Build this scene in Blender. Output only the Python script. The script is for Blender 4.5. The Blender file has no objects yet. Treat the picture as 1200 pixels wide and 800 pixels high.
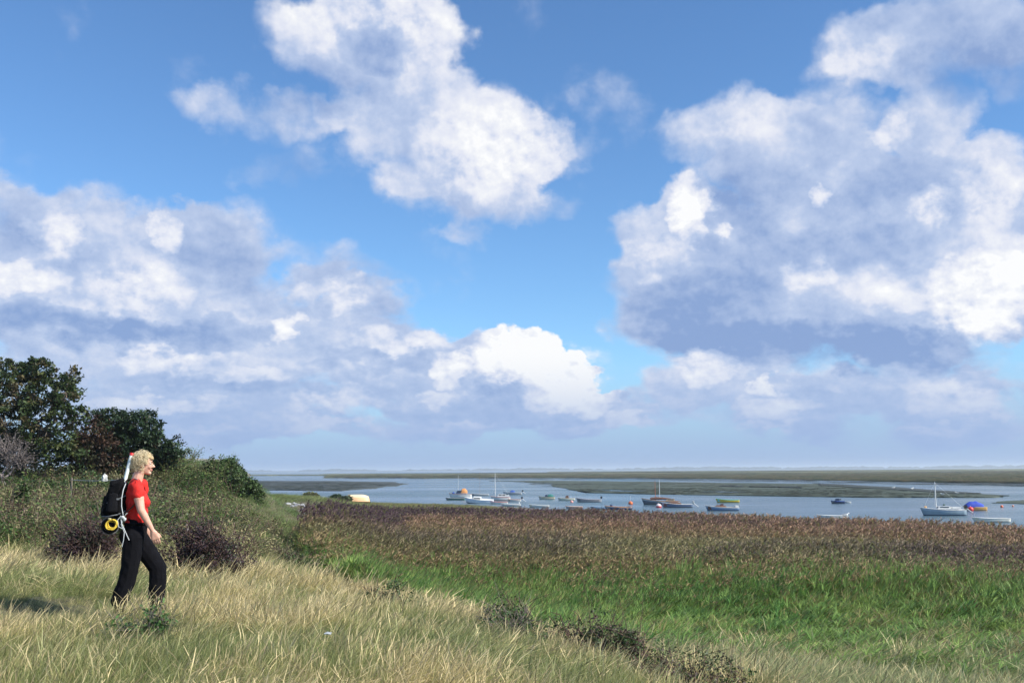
import bpy, bmesh, math, random
import numpy as np
from mathutils import Vector, Matrix, Euler
random.seed(7)
RNG = np.random.default_rng(11)
R = math.radians
sc = bpy.context.scene
COL = sc.collection

# ------------------------------------------------------------------ camera
EYE = 4.5                      # metres above the water
FPX = 1166.7                   # focal length in photo pixels (35 mm on a 1200 px wide frame)
cam_d = bpy.data.cameras.new('camera')
cam_d.lens = 35.0
cam_d.sensor_width = 36.0
cam_d.clip_start = 0.1
cam_d.clip_end = 30000
cam = bpy.data.objects.new('camera', cam_d)
COL.objects.link(cam)
PITCH, ROLL = math.atan(150.3 / FPX), R(-0.31)
CM = Matrix.Rotation(R(90) + PITCH, 3, 'X') @ Matrix.Rotation(ROLL, 3, 'Z')
cam.matrix_world = Matrix.Translation((0, 0, EYE)) @ CM.to_4x4()
sc.camera = cam

def ray(px, py):
    """world direction seen at a photo pixel"""
    v = CM @ Vector(((px - 600) / FPX, -(py - 400) / FPX, -1))
    return v.normalized()

def at_z(px, py, z=0.0):
    v = ray(px, py)
    k = (z - EYE) / v.z
    return Vector((v.x * k, v.y * k, z))

def at_d(px, py, d):
    v = ray(px, py)
    k = d / v.y
    return Vector((v.x * k, d, EYE + v.z * k))

# ------------------------------------------------------------------ light
SUN_AZ, SUN_EL = 111.0, 38.0        # clockwise from the view direction (+Y)
sun_d = bpy.data.lights.new('sun', 'SUN')
sun_d.energy = 5.0
sun_d.angle = R(0.55)
sun_d.color = (1.0, 0.945, 0.82)
sun = bpy.data.objects.new('sun', sun_d)
COL.objects.link(sun)
sdir = Vector((math.sin(R(SUN_AZ)) * math.cos(R(SUN_EL)), math.cos(R(SUN_AZ)) * math.cos(R(SUN_EL)), math.sin(R(SUN_EL))))
sun.rotation_euler = sdir.to_track_quat('Z', 'Y').to_euler()

vs = sc.view_settings
vs.view_transform = 'Standard'
vs.look = 'None'
vs.exposure = 0.42
vs.gamma = 1.0
sc.cycles.max_bounces = 5
sc.cycles.diffuse_bounces = 2
sc.cycles.glossy_bounces = 2
sc.cycles.transmission_bounces = 2
sc.cycles.transparent_max_bounces = 6
sc.cycles.volume_bounces = 1
sc.cycles.use_denoising = True
sc.cycles.use_adaptive_sampling = True
sc.cycles.adaptive_threshold = 0.015

# ------------------------------------------------------------------ node helper
class NT:
    def __init__(s, tree):
        s.t = tree; s.n = tree.nodes; s.l = tree.links
    def node(s, typ, **kw):
        nd = s.n.new(typ)
        for k, v in kw.items(): setattr(nd, k, v)
        return nd
    def put(s, sock, v):
        if v is None: return
        if isinstance(v, bpy.types.NodeSocket): s.l.new(v, sock)
        else: sock.default_value = v
    def math(s, op, a, b=None, c=None, clamp=False):
        nd = s.node('ShaderNodeMath', operation=op, use_clamp=clamp)
        for i, v in enumerate((a, b, c)): s.put(nd.inputs[i], v)
        return nd.outputs[0]
    def vec(s, op, a, b=None, c=None):
        nd = s.node('ShaderNodeVectorMath', operation=op)
        for i, v in enumerate((a, b, c)): s.put(nd.inputs[i], v)
        return nd.outputs['Value'] if op in ('LENGTH', 'DOT_PRODUCT') else nd.outputs[0]
    def mix(s, f, a, b, typ='RGBA', blend='MIX'):
        nd = s.node('ShaderNodeMix', data_type=typ)
        if typ == 'RGBA': nd.blend_type = blend
        k = {'FLOAT': (0, 2, 3), 'VECTOR': (0, 4, 5), 'RGBA': (0, 6, 7)}[typ]
        for i, v in zip(k, (f, a, b)):
            if typ == 'RGBA' and isinstance(v, tuple) and len(v) == 3: v = (*v, 1)
            s.put(nd.inputs[i], v)
        return nd.outputs[{'FLOAT': 0, 'VECTOR': 1, 'RGBA': 2}[typ]]
    def rng(s, v, a, b, c, d, smooth=False):
        nd = s.node('ShaderNodeMapRange')
        if smooth: nd.interpolation_type = 'SMOOTHSTEP'
        for i, x in enumerate((v, a, b, c, d)): s.put(nd.inputs[i], x)
        return nd.outputs[0]
    def noise(s, vec, scale, detail=4, rough=0.5, col=False, dist=0.0, dims='3D'):
        nd = s.node('ShaderNodeTexNoise', noise_dimensions=dims)
        s.put(nd.inputs['Vector'], vec)
        nd.inputs['Scale'].default_value = scale
        nd.inputs['Detail'].default_value = detail
        nd.inputs['Roughness'].default_value = rough
        nd.inputs['Distortion'].default_value = dist
        return nd.outputs[1 if col else 0]

# ------------------------------------------------------------------ world: clear sky with cumulus
def azel(px, py):
    v = ray(px, py)
    return math.degrees(math.atan2(v.x, v.y)), math.degrees(math.asin(v.z))

# cloud bodies: where each stands in the sky (photo pixel of its centre, radii, weight)
COVER = [
 (425, 22, 135, 78, 1.2), (475, 85, 85, 50, .8), (440, 128, 80, 40, .6), (545, 165, 135, 92, 1.35), (630, 178, 90, 48, .65),
 (560, 232, 105, 42, .8), (285, 125, 75, 42, .62), (320, 195, 90, 55, .48), (655, 245, 60, 25, .45), (722, 130, 46, 76, .27), (370,130,80,40,.6),
 (40, 275, 150, 75, 1.0), (165, 325, 170, 95, 1.05), (60, 350, 190, 80, 1.1), (245, 295, 120, 60, .6), (50, 214, 110, 22, .42),
 (195, 262, 32, 38, .8), (405, 322, 95, 30, .55), (400, 362, 85, 45, 1.0), (310, 385, 130, 50, .9),
 (100, 420, 300, 50, .9), (330, 440, 230, 50, .75), (200, 485, 340, 45, .75), (445, 405, 90, 36, .9), (490, 440, 90, 50, .9),
 (610, 412, 62, 42, 1.5), (648, 438, 62, 46, 1.4), (685, 468, 42, 34, 1.1), (572, 436, 50, 40, .9), (610, 478, 160, 48, 1.1), (530, 432, 32, 24, .8),
 (850, 155, 95, 58, 1.0), (950, 165, 120, 70, 1.1), (1085, 165, 52, 85, .9), (915, 240, 150, 85, 1.1), (1010, 280, 210, 115, 1.25),
 (790, 300, 72, 55, 1.0), (815, 362, 125, 62, 1.3), (930, 370, 190, 70, 1.4), (1090, 355, 200, 90, 1.4), (1155, 235, 78, 66, 1.1), (1180, 330, 90, 90, 1.3),
 (1000, 65, 92, 52, .8), (1100, 35, 135, 72, 1.0), (1185, 80, 100, 80, .75), (810, 245, 38, 52, .9),
 (835, 440, 95, 40, .9), (910, 475, 160, 42, .85), (1050, 450, 220, 45, .75), (790, 462, 75, 28, .7), (1140, 475, 110, 34, .8), (380, 505, 150, 22, .55), (700, 498, 120, 22, .6), (230, 515, 120, 18, .5), (900, 508, 120, 20, .55), (1100, 505, 130, 20, .5), (540, 508, 80, 18, .5),
]
# how bright the sunlit (+) or deep (-) stretches of the clouds are
SHADE = [
 (575, 170, 105, 80, 1.0), (480, 20, 150, 60, .75), (355, 25, 50, 50, .5), (510, 95, 55, 35, .4), (455, 48, 62, 32, -1.15), (385, 105, 75, 40, -.7), (520,110,40,25,-.3),
 (640, 175, 60, 35, .3), (540, 245, 90, 25, -.3), (330, 205, 90, 40, -.5),
 (65, 275, 45, 30, 1.0), (25, 328, 62, 24, 1.0), (165, 330, 75, 48, .8), (200, 268, 20, 32, .9), (115, 385, 230, 24, -.9), (245, 300, 90, 45, -.5), (15, 260, 50, 50, -.4),
 (195, 420, 46, 26, .8), (185, 475, 75, 14, .8), (325, 384, 20, 16, 1.0), (395, 352, 62, 22, .7), (395, 470, 50, 16, .7), (290, 435, 60, 14, .55), (470, 402, 60, 18, .6),
 (405, 320, 90, 25, -.3), (330, 455, 90, 14, -.4), (240, 448, 60, 10, -.4), (450, 425, 90, 14, -.45), (530, 432, 26, 18, 1.1), (520, 463, 36, 12, .7),
 (612, 410, 66, 40, 1.7), (655, 440, 58, 42, 1.5), (690, 462, 40, 26, 1.1), (572, 428, 46, 26, .8), (600, 455, 40, 18, -.5), (590, 490, 140, 20, -.4), (655,482,40,14,.5),
 (812, 248, 32, 50, 1.7), (962, 222, 20, 16, 1.0), (1092, 232, 36, 24, 1.0), (1040, 155, 28, 20, .6), (870, 140, 70, 38, .4), (1010, 60, 80, 40, .5),
 (955, 325, 42, 22, .7), (1150, 350, 75, 60, 1.5), (1175, 300, 50, 40, .8), (1160, 230, 50, 50, .7), (1060, 345, 70, 30, .6), (770, 300, 40, 26, .5),
 (815, 370, 125, 55, -1.0), (940, 405, 220, 32, -.9), (1090, 412, 180, 26, -.7), (1010, 290, 110, 32, -.6), (890, 300, 90, 50, -.5), (1150, 80, 130, 60, -.75), (1100, 20, 120, 40, -.35), (1060, 215, 90, 40, -.35), (900, 215, 120, 40, -.3),
 (830, 432, 50, 22, .9), (915, 478, 60, 16, .8), (895, 455, 14, 12, .9), (1110, 460, 60, 20, .6), (1150, 478, 36, 16, .6), (1000, 470, 120, 18, -.3), (400, 498, 60, 10, .6), (740, 488, 34, 12, .7), (690, 500, 40, 8, .5), (250, 508, 50, 8, .5), (900, 500, 50, 9, .6), (1090, 498, 50, 9, .5), (560, 502, 30, 8, .5), (860, 250, 60, 40, -.4), (1000, 230, 60, 30, -.3),
]
world = bpy.data.worlds.new('World')
sc.world = world
world.use_nodes = True
world.cycles.sampling_method = 'MANUAL'
world.cycles.sample_map_resolution = 256
world.node_tree.nodes.clear()
W = NT(world.node_tree)
SKY = 0.15
tc = W.node('ShaderNodeTexCoord')
sep = W.node('ShaderNodeSeparateXYZ'); W.l.new(tc.outputs['Generated'], sep.inputs[0])
az = W.math('MULTIPLY', W.math('ARCTAN2', sep.outputs[0], sep.outputs[1]), 57.2958)
el = W.math('MULTIPLY', W.math('ARCSINE', sep.outputs[2]), 57.2958)
cmb = W.node('ShaderNodeCombineXYZ'); W.l.new(az, cmb.inputs[0]); W.l.new(el, cmb.inputs[1])
P = cmb.outputs[0]
# edges billow: the look-up is bent by noise at several sizes; low clouds are farther, so finer
def field(lst, pos):
    out = None
    for px, py, rx, ry, w in lst:
        a0, e0 = azel(px, py); a1, _ = azel(px + rx, py); _, e1 = azel(px, py - ry)
        sx, sy = 1 / abs(a1 - a0), 1 / abs(e1 - e0)
        q = W.vec('MULTIPLY_ADD', pos, (sx, sy, 0), (-a0 * sx, -e0 * sy, 0))
        b = W.math('SUBTRACT', 1.0, W.vec('DOT_PRODUCT', q, q), clamp=True)
        out = W.math('MULTIPLY_ADD', b, w, out if out is not None else 0.0)
    return out
N57 = W.vec('MULTIPLY', tc.outputs['Generated'], (57.3, 57.3, 57.3))
zc = W.math('MAXIMUM', sep.outputs[2], 0.0)
zl = W.math('MULTIPLY', W.math('SUBTRACT', 1.0, W.math('EXPONENT', W.math('MULTIPLY', zc, -8.0))), 9.0)
flat = W.node('ShaderNodeCombineXYZ'); W.l.new(zl, flat.inputs[2])
PN = W.vec('ADD', N57, flat.outputs[0])
def warp(scale, detail, amp, off):
    n = W.noise(W.vec('ADD', PN, off), scale, detail, .55, col=True)
    return W.vec('MULTIPLY', W.vec('SUBTRACT', n, (.5, .5, .5)), (amp, amp * .7, 0))
WP = W.vec('ADD', W.vec('ADD', P, warp(.11, 3, 9.0, (0, 0, 0))), warp(.5, 7, 3.6, (40, 0, 9)))
cover = field(COVER, WP)
WS = W.vec('ADD', W.vec('ADD', P, warp(.16, 3, 4.0, (9, 70, 0))), warp(.6, 7, 4.2, (0, 30, 9)))
shade = field(SHADE, WS)
fine = W.noise(W.vec('ADD', PN, (3, 8, 60)), .75, 6, .6)
shade = W.math('MULTIPLY_ADD', W.math('SUBTRACT', fine, .5), W.math('ADD', W.math('MULTIPLY', W.math('ABSOLUTE', shade), .9), .35), shade)
n_a = W.noise(PN, .22, 10, .54)
n_b = W.noise(W.vec('ADD', PN, (.75, .12, 1.25)), .22, 10, .54)
n_c = W.noise(W.vec('ADD', PN, (11, 5, 3)), .085, 3, .5)
# elsewhere in the sky: scattered cumulus of the same kind
out_m = W.math('MAXIMUM', W.rng(W.math('ABSOLUTE', az), 31, 40, 0, 1, True), W.rng(el, 32, 40, 0, 1, True))
gen = W.math('MULTIPLY', W.rng(n_c, .48, .62, 0, 1.1), out_m)
cov = W.math('ADD', cover, gen)
h = W.math('ADD', cov, W.math('MULTIPLY', W.math('SUBTRACT', n_a, .5), 1.6))
# bright heads have hard edges, the deep parts thin out softly
soft = W.rng(shade, .0, .8, .85, .42)
alpha = W.rng(h, .12, soft, 0, 1, True)
relief = W.math('SUBTRACT', n_a, n_b)
thin = W.rng(h, .2, .9, .12, 0.0)
br = W.math('ADD', W.math('MULTIPLY_ADD', shade, .56, .345), W.math('MULTIPLY', relief, W.rng(shade, -.3, .9, .8, 1.6)))
br = W.math('ADD', br, W.math('MULTIPLY', W.math('SUBTRACT', n_a, .5), .25))
n_d = W.noise(PN, .95, 6, .6); n_e = W.noise(W.vec('ADD', PN, (.22, .04, .36)), .95, 6, .6)
br = W.math('ADD', br, W.math('MULTIPLY', W.math('SUBTRACT', n_d, n_e), W.rng(shade, .2, 1.0, .45, 1.5)))
br = W.math('MULTIPLY_ADD', W.math('ADD', br, thin), .74, .12)
ramp = W.node('ShaderNodeValToRGB')
cr = ramp.color_ramp
cr.elements[0].position = 0.0; cr.elements[0].color = (.26, .38, .66, 1)
e = cr.elements.new(.16); e.color = (.36, .47, .73, 1)
cr.elements[1].position = 1.0; cr.elements[1].color = (1.03, 1.03, 1.03, 1)
e = cr.elements.new(.84); e.color = (.93, .94, .97, 1)
e = cr.elements.new(.37); e.color = (.50, .60, .82, 1)
e = cr.elements.new(.60); e.color = (.78, .81, .92, 1)
W.l.new(br, ramp.inputs[0])
skyt = W.node('ShaderNodeTexSky', sky_type='NISHITA')
skyt.sun_disc = False
skyt.sun_elevation = R(SUN_EL)
skyt.sun_rotation = R(SUN_AZ)
skyt.altitude = 0
skyt.air_density = 1.0; skyt.dust_density = 0.1; skyt.ozone_density = 3.5
clear = W.vec('MULTIPLY', W.vec('MULTIPLY', skyt.outputs[0], (SKY, SKY, SKY)), (.74, .97, 1.15))
low = W.rng(el, 0, 7.0, .92, 0.0, True)
cloudc = ramp.outputs[0]
skyc = W.mix(W.math('MULTIPLY', alpha, .97), clear, cloudc)
hz = (.31, .45, .74)
skyc = W.mix(low, skyc, hz)
bg = W.node('ShaderNodeBackground')
W.l.new(skyc, bg.inputs[0]); bg.inputs[1].default_value = 0.75
wo = W.node('ShaderNodeOutputWorld'); W.l.new(bg.outputs[0], wo.inputs[0])

# ------------------------------------------------------------------ object helpers
def setp(o, label=None, cat=None, group=None, kind=None):
    if label: o['label'] = label
    if cat: o['category'] = cat
    if group: o['group'] = group
    if kind: o['kind'] = kind
    return o
def link(o, parent=None):
    COL.objects.link(o)
    if parent is not None: o.parent = parent
    return o
def empty(name, loc=(0, 0, 0), rz=0.0, label=None, cat=None, group=None):
    o = bpy.data.objects.new(name, None)
    o.empty_display_size = .2
    link(o); o.location = loc; o.rotation_euler = (0, 0, rz)
    return setp(o, label, cat, group)
def mesh_np(name, V, F, mats, smooth=False, attrs=None, midx=None):
    """mesh from an (n,3) array and an (m,k) array of faces"""
    V = np.asarray(V, dtype=np.float32); F = np.asarray(F, dtype=np.int32)
    me = bpy.data.meshes.new(name)
    k = F.shape[1]
    me.vertices.add(len(V)); me.vertices.foreach_set('co', V.ravel())
    me.loops.add(F.size); me.loops.foreach_set('vertex_index', F.ravel())
    me.polygons.add(len(F))
    me.polygons.foreach_set('loop_start', np.arange(0, F.size, k, dtype=np.int32))
    me.polygons.foreach_set('loop_total', np.full(len(F), k, dtype=np.int32))
    if smooth: me.polygons.foreach_set('use_smooth', np.ones(len(F), dtype=bool))
    for m in (mats if isinstance(mats, (list, tuple)) else [mats]): me.materials.append(m)
    if midx is not None: me.polygons.foreach_set('material_index', np.asarray(midx, dtype=np.int32))
    for nm, (typ, arr) in (attrs or {}).items():
        at = me.attributes.new(nm, typ, 'POINT')
        at.data.foreach_set('value' if typ in ('FLOAT', 'INT') else 'vector' if typ == 'FLOAT_VECTOR' else 'color', np.asarray(arr, dtype=np.float32 if typ != 'INT' else np.int32).ravel())
    me.update(calc_edges=True)
    return me
def obj_np(name, V, F, mats, parent=None, **kw):
    return link(bpy.data.objects.new(name, mesh_np(name, V, F, mats, **kw)), parent)
def obj_bm(name, bm, mats, parent=None, smooth=False):
    me = bpy.data.meshes.new(name)
    bmesh.ops.recalc_face_normals(bm, faces=bm.faces)
    if smooth:
        for f in bm.faces: f.smooth = True
    bm.to_mesh(me); bm.free()
    for m in (mats if isinstance(mats, (list, tuple)) else [mats]): me.materials.append(m)
    return link(bpy.data.objects.new(name, me), parent)

# ------------------------------------------------------------------ material helpers
def new_mat(name):
    m = bpy.data.materials.new(name); m.use_nodes = True
    t = NT(m.node_tree)
    return m, t, m.node_tree.nodes['Principled BSDF']
def plain(name, col, rough=.6, metal=0.0, var=.18, scale=6.0, bump=.0, spec=.5, coat=0.0):
    """painted / natural surface with grain and slight wear"""
    m, t, b = new_mat(name)
    tc = t.node('ShaderNodeTexCoord')
    n = t.noise(tc.outputs['Object'], scale, 6, .6)
    k = t.rng(n, .3, .7, 1 - var, 1 + var)
    c = t.vec('MULTIPLY', (col[0], col[1], col[2]), None)
    t.l.new(k, c.node.inputs[1])
    t.l.new(c, b.inputs['Base Color'])
    b.inputs['Roughness'].default_value = rough
    b.inputs['Metallic'].default_value = metal
    b.inputs['Specular IOR Level'].default_value = spec
    b.inputs['Coat Weight'].default_value = coat
    if bump:
        bp = t.node('ShaderNodeBump'); bp.inputs['Strength'].default_value = bump; bp.inputs['Distance'].default_value = .02
        t.l.new(t.noise(tc.outputs['Object'], scale * 4, 5, .6), bp.inputs['Height']); t.l.new(bp.outputs[0], b.inputs['Normal'])
    return m

# ------------------------------------------------------------------ terrain
PXC = [-300, 0, 170, 300, 370, 440, 600, 850, 1200, 1500]
DR = [1.5, 3, 6.5, 10.3, 16, 22, 32, 45, 64, 90, 120, 150, 300, 9000]
ZT = [
 [3.1, 3.1, 3.05, 3.0, 3.0, 2.98, 2.95, 2.9, 2.85, 2.8],
 [3.1, 3.05, 3.0, 3.0, 3.0, 2.95, 2.9, 2.7, 2.5, 2.3],
 [3.15, 3.08, 3.05, 3.0, 2.95, 2.88, 2.7, 2.3, 1.9, 1.7],
 [3.2, 3.1, 3.05, 2.95, 2.88, 2.78, 2.5, 1.95, 1.4, 1.2],
 [3.0, 2.95, 2.88, 2.78, 2.65, 2.45, 1.9, 1.3, 1.0, .9],
 [3.0, 2.95, 2.8, 2.45, 2.1, 1.5, .9, .75, .7, .7],
 [3.2, 3.1, 2.85, 2.25, 1.3, .8, .5, .5, .5, .5],
 [3.6, 3.5, 3.1, 2.3, 1.3, .5, .4, .4, .4, .3],
 [3.3, 3.2, 2.9, 2.2, 1.5, .5, .4, .35, -.2, -.5],
 [2.8, 2.8, 2.6, 2.2, 1.9, .9, .1, -.4, -.6, -.6],
 [2.4, 2.4, 2.2, 1.6, 1.1, .55, .05, -.6, -.6, -.6],
 [1.6, 1.6, 1.4, -.3, -.3, -.35, -.5, -.6, -.6, -.6],
 [1.6, 1.6, 1.0, -.6, -.6, -.6, -.6, -.6, -.6, -.6],
 [1.6, 1.6, 1.0, -.6, -.6, -.6, -.6, -.6, -.6, -.6],
]
ZT = np.array(ZT)
AZC = np.degrees(np.arctan((np.array(PXC) - 600) / FPX))
LDR = np.log(np.array(DR, dtype=float))
def interp1(xs, x):
    i = np.clip(np.searchsorted(xs, x) - 1, 0, len(xs) - 2)
    t = np.clip((x - xs[i]) / (xs[i + 1] - xs[i]), 0, 1)
    return i, t
def cat4(p0, p1, p2, p3, t):
    # slope-limited cubic (keeps between neighbours)
    m1 = (p2 - p0) * .5; m2 = (p3 - p1) * .5
    lim = 2.5 * np.abs(p2 - p1)
    m1 = np.clip(m1, -lim, lim); m2 = np.clip(m2, -lim, lim)
    t2, t3 = t * t, t * t * t
    return (2*t3 - 3*t2 + 1) * p1 + (t3 - 2*t2 + t) * m1 + (-2*t3 + 3*t2) * p2 + (t3 - t2) * m2
def hsh(ix, iy, seed):
    n = (ix * 374761393 + iy * 668265263 + seed * 144269) & 0x7fffffff
    n = ((n ^ (n >> 13)) * 1274126177) & 0x7fffffff
    return ((n ^ (n >> 16)) & 0xffff) / 65535.0
def vnoise(x, y, seed=0):
    x = np.asarray(x, float); y = np.asarray(y, float)
    ix = np.floor(x).astype(np.int64); iy = np.floor(y).astype(np.int64)
    fx = x - ix; fy = y - iy
    fx = fx * fx * (3 - 2 * fx); fy = fy * fy * (3 - 2 * fy)
    a = hsh(ix, iy, seed); b = hsh(ix + 1, iy, seed); c = hsh(ix, iy + 1, seed); d = hsh(ix + 1, iy + 1, seed)
    return (a + (b - a) * fx) * (1 - fy) + (c + (d - c) * fx) * fy
def fbm(x, y, seed=0, oct=4):
    s = 0; a = .5; t = 0
    for k in range(oct):
        s = s + a * vnoise(np.asarray(x) * 2**k, np.asarray(y) * 2**k, seed + k * 17); t += a; a *= .55
    return s / t
def zground(x, y):
    x = np.asarray(x, dtype=float); y = np.asarray(y, dtype=float)
    d = np.maximum(np.hypot(x, y), .5); A = np.degrees(np.arctan2(x, y))
    dd = np.where(np.abs(A) < 60, np.maximum(y, .5), d)        # rows are lines of equal depth in front
    # the right side turns back into the left one behind the viewer
    back = np.clip((A - 60) / 110, 0, 1)
    ld = np.log(np.clip(dd, 1.5, 8999))
    def tab(Aq):
        j, t = interp1(AZC, np.clip(Aq, AZC[0], AZC[-1]))
        i, s = interp1(LDR, ld)
        n, mcol = ZT.shape
        rows = []
        for q in (-1, 0, 1, 2):
            ii = np.clip(i + q, 0, n - 1)
            rows.append(cat4(ZT[ii, np.clip(j-1, 0, mcol-1)], ZT[ii, j], ZT[ii, j+1], ZT[ii, np.clip(j+2, 0, mcol-1)], t))
        return cat4(*rows, s)
    z = tab(A) * (1 - back) + tab(np.full_like(A, -40.0)) * back
    # hummocks
    amp = np.clip((z - .1) / 2.0, 0, 1) * np.clip(d / 12, .25, 1)
    z = z + amp * ((fbm(x * .35, y * .35, 3) - .5) * .38 + (fbm(x * 1.6, y * 1.6, 9) - .5) * .12)
    # the sandy mound at the far left, under its scrub
    for px, dq, r, hgt in ((262, 47, 3.4, .95), (236, 46, 3.4, .65), (205, 47, 4.5, .45), (120, 46, 9, .25), (330, 75, 7, .25), (390, 88, 6, .25)):
        cx = (px - 600) / FPX * dq
        z = z + hgt * np.exp(-((x - cx)**2 + ((y - dq) * .8)**2) / r**2)
    return z
def on_px(px, d):
    """a point on the ground at depth d in the direction of photo column px"""
    x = (px - 600) / FPX * d
    return Vector((x, d, float(zground(x, d))))

m_soil, t, b = new_mat('soil')
geo = t.node('ShaderNodeNewGeometry'); tcm = geo.outputs['Position']
n1 = t.noise(tcm, .5, 6, .6); n2 = t.noise(tcm, 7.0, 6, .65)
c = t.mix(t.rng(n1, .35, .65, 0, 1), (.085, .095, .035), (.17, .14, .075))
c = t.mix(t.rng(n2, .35, .7, 0, 1), c, (.055, .05, .03))
sz = t.node('ShaderNodeSeparateXYZ'); t.l.new(tcm, sz.inputs[0])
c = t.mix(t.rng(sz.outputs[2], .12, .5, 1, 0), c, (.13, .115, .085))
t.l.new(c, b.inputs['Base Color']); b.inputs['Roughness'].default_value = .95
bp = t.node('ShaderNodeBump'); bp.inputs['Strength'].default_value = .8; bp.inputs['Distance'].default_value = .06
t.l.new(n2, bp.inputs['Height']); t.l.new(bp.outputs[0], b.inputs['Normal'])

def build_ground():
    azs = np.concatenate([np.linspace(-180, -42, 40, endpoint=False), np.linspace(-42, 42, 260, endpoint=False), np.linspace(42, 180, 40, endpoint=False)])
    rs = np.concatenate([[0.0], np.geomspace(.8, 200, 230), np.geomspace(230, 8500, 20)])
    A, Rr = np.meshgrid(np.radians(azs), rs)
    X = np.sin(A) * Rr; Y = np.cos(A) * Rr
    Z = zground(X, Y)
    Z[0, :] = Z[0].mean()
    V = np.stack([X.ravel(), Y.ravel(), Z.ravel()], 1)
    n, m = A.shape
    i, j = np.meshgrid(np.arange(n - 1), np.arange(m), indexing='ij')
    j2 = (j + 1) % m
    F = np.stack([i * m + j, i * m + j2, (i + 1) * m + j2, (i + 1) * m + j], -1).reshape(-1, 4)
    o = obj_np('ground', V, F[:, ::-1], m_soil, smooth=True)
    return setp(o, 'grassy coastal bank sloping down to the reed marsh', kind='structure')
build_ground()

# ------------------------------------------------------------------ water
m_water, t, b = new_mat('sea_water')
geo = t.node('ShaderNodeNewGeometry'); pos = geo.outputs['Position']
str_ = t.vec('MULTIPLY', pos, (1.0, 1.0, 1.0))
w1 = t.noise(str_, 2.2, 5, .6); w2 = t.noise(pos, .35, 3, .5); w3 = t.noise(t.vec('MULTIPLY', pos, (.012, .035, 0)), 1.0, 4, .55)
hgt = t.math('MULTIPLY_ADD', w2, .6, w1)
bp = t.node('ShaderNodeBump'); bp.inputs['Distance'].default_value = .22
t.l.new(t.rng(w3, .35, .65, .35, .9), bp.inputs['Strength'])
t.l.new(hgt, bp.inputs['Height']); t.l.new(bp.outputs[0], b.inputs['Normal'])
wc = t.mix(t.rng(w3, .4, .6, 0, 1), (.05, .095, .12), (.07, .12, .14))
t.l.new(wc, b.inputs['Base Color'])
t.l.new(t.rng(w3, .35, .65, .14, .32), b.inputs['Roughness'])
b.inputs['IOR'].default_value = 1.33
S = 9500
setp(obj_np('water', [(-S, -S, 0), (S, -S, 0), (S, S, 0), (-S, S, 0)], [(0, 1, 2, 3)], m_water), 'calm blue tidal water of the bay', kind='structure')

# ------------------------------------------------------------------ tidal flats and salt marsh islands
def mud_mat(name, ca, cb, cc, sx=.03, sy=.12, rough=.55):
    m, t, b = new_mat(name)
    pos = t.node('ShaderNodeNewGeometry').outputs['Position']
    a = t.noise(t.vec('MULTIPLY', pos, (sx, sy, 0)), 1.0, 6, .62)
    q = t.noise(t.vec('MULTIPLY', pos, (.5, .9, 0)), 1.0, 5, .7)
    c = t.mix(t.rng(a, .38, .62, 0, 1), ca, cb)
    c = t.mix(t.rng(q, .5, .72, 0, .8), c, cc)
    t.l.new(c, b.inputs['Base Color']); b.inputs['Specular IOR Level'].default_value = .2
    t.l.new(t.rng(a, .4, .6, rough, min(1, rough + .3)), b.inputs['Roughness'])
    return m
m_mud = mud_mat('wet_mud', (.078, .092, .060), (.042, .060, .042), (.11, .11, .08), .05, .22, .6)
m_mud_dark = mud_mat('dark_mud', (.045, .052, .045), (.055, .06, .045), (.03, .04, .035))  # real dark mud; on the raised channel edge it also paints in shade
m_marsh = mud_mat('salt_marsh_turf', (.155, .14, .055), (.07, .10, .035), (.20, .155, .07), .004, .03, .9)
def flat(name, pts, z0, mat, label, wob=1.0, edge=.0):
    """a bank whose outline (given as photo pixels on the water) is carried down onto the bay; gets a raised top, a sloping rim and a noisy shore"""
    W_ = [at_z(px, py) for px, py in pts]
    P_ = []
    for i in range(len(W_)):
        a, c = W_[i], W_[(i + 1) % len(W_)]
        n = 14
        for k in range(n):
            q = a.lerp(c, k / n); d = max(q.y, 50)
            P_.append(Vector((q.x + (fbm(i + k / n * 3, 5.5, 4) - .5) * d * .04 * wob, q.y + (fbm(i * 3 + k / n * 7, 1.5, 8) - .5) * d * d / 9000 * wob, 0)))
    cx = sum((p.x for p in P_)) / len(P_); cy = sum((p.y for p in P_)) / len(P_)
    bm = bmesh.new()
    lo = [bm.verts.new((p.x, p.y, -.3)) for p in P_]
    hi = [bm.verts.new((cx + (p.x - cx) * .995, cy + (p.y - cy) * (1 - edge), z0)) for p in P_]
    n = len(P_)
    for i in range(n): bm.faces.new((lo[i], lo[(i+1) % n], hi[(i+1) % n], hi[i]))
    f = bm.faces.new(hi)
    bmesh.ops.triangulate(bm, faces=[f])
    o = obj_bm(name, bm, mat)
    return setp(o, label, kind='structure')
H0 = lambda px, dy: (px, 550.3 - .0054 * (px - 600) + dy)
flat('mudflat', [(578, 563.2), (635, 566.2), (660, 572), (690, 577.3), (760, 579), (860, 580.5), (1000, 582.8), (1158, 583), (1172, 581), (1120, 577), (1050, 572), (1000, 568.5), (960, 567), (850, 565.8), (760, 564.4), (640, 563.2)], .12, m_mud, 'broad olive mudflat in the middle of the channel')
flat('mudflat', [(120, 571), (330, 574.5), (400, 575), (440, 572), (474, 567.5), (460, 564.8), (380, 563.6), (120, 562.8)], .12, m_mud_dark, 'dark mudflat wedge beyond the grassy spit')
flat('mudflat', [(1164, 589.2), (1210, 590.8), (1300, 591.5), (1300, 586.5), (1200, 586), (1170, 587.6)], .06, m_mud, 'thin mud bar at the right of the channel', .4)
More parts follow.
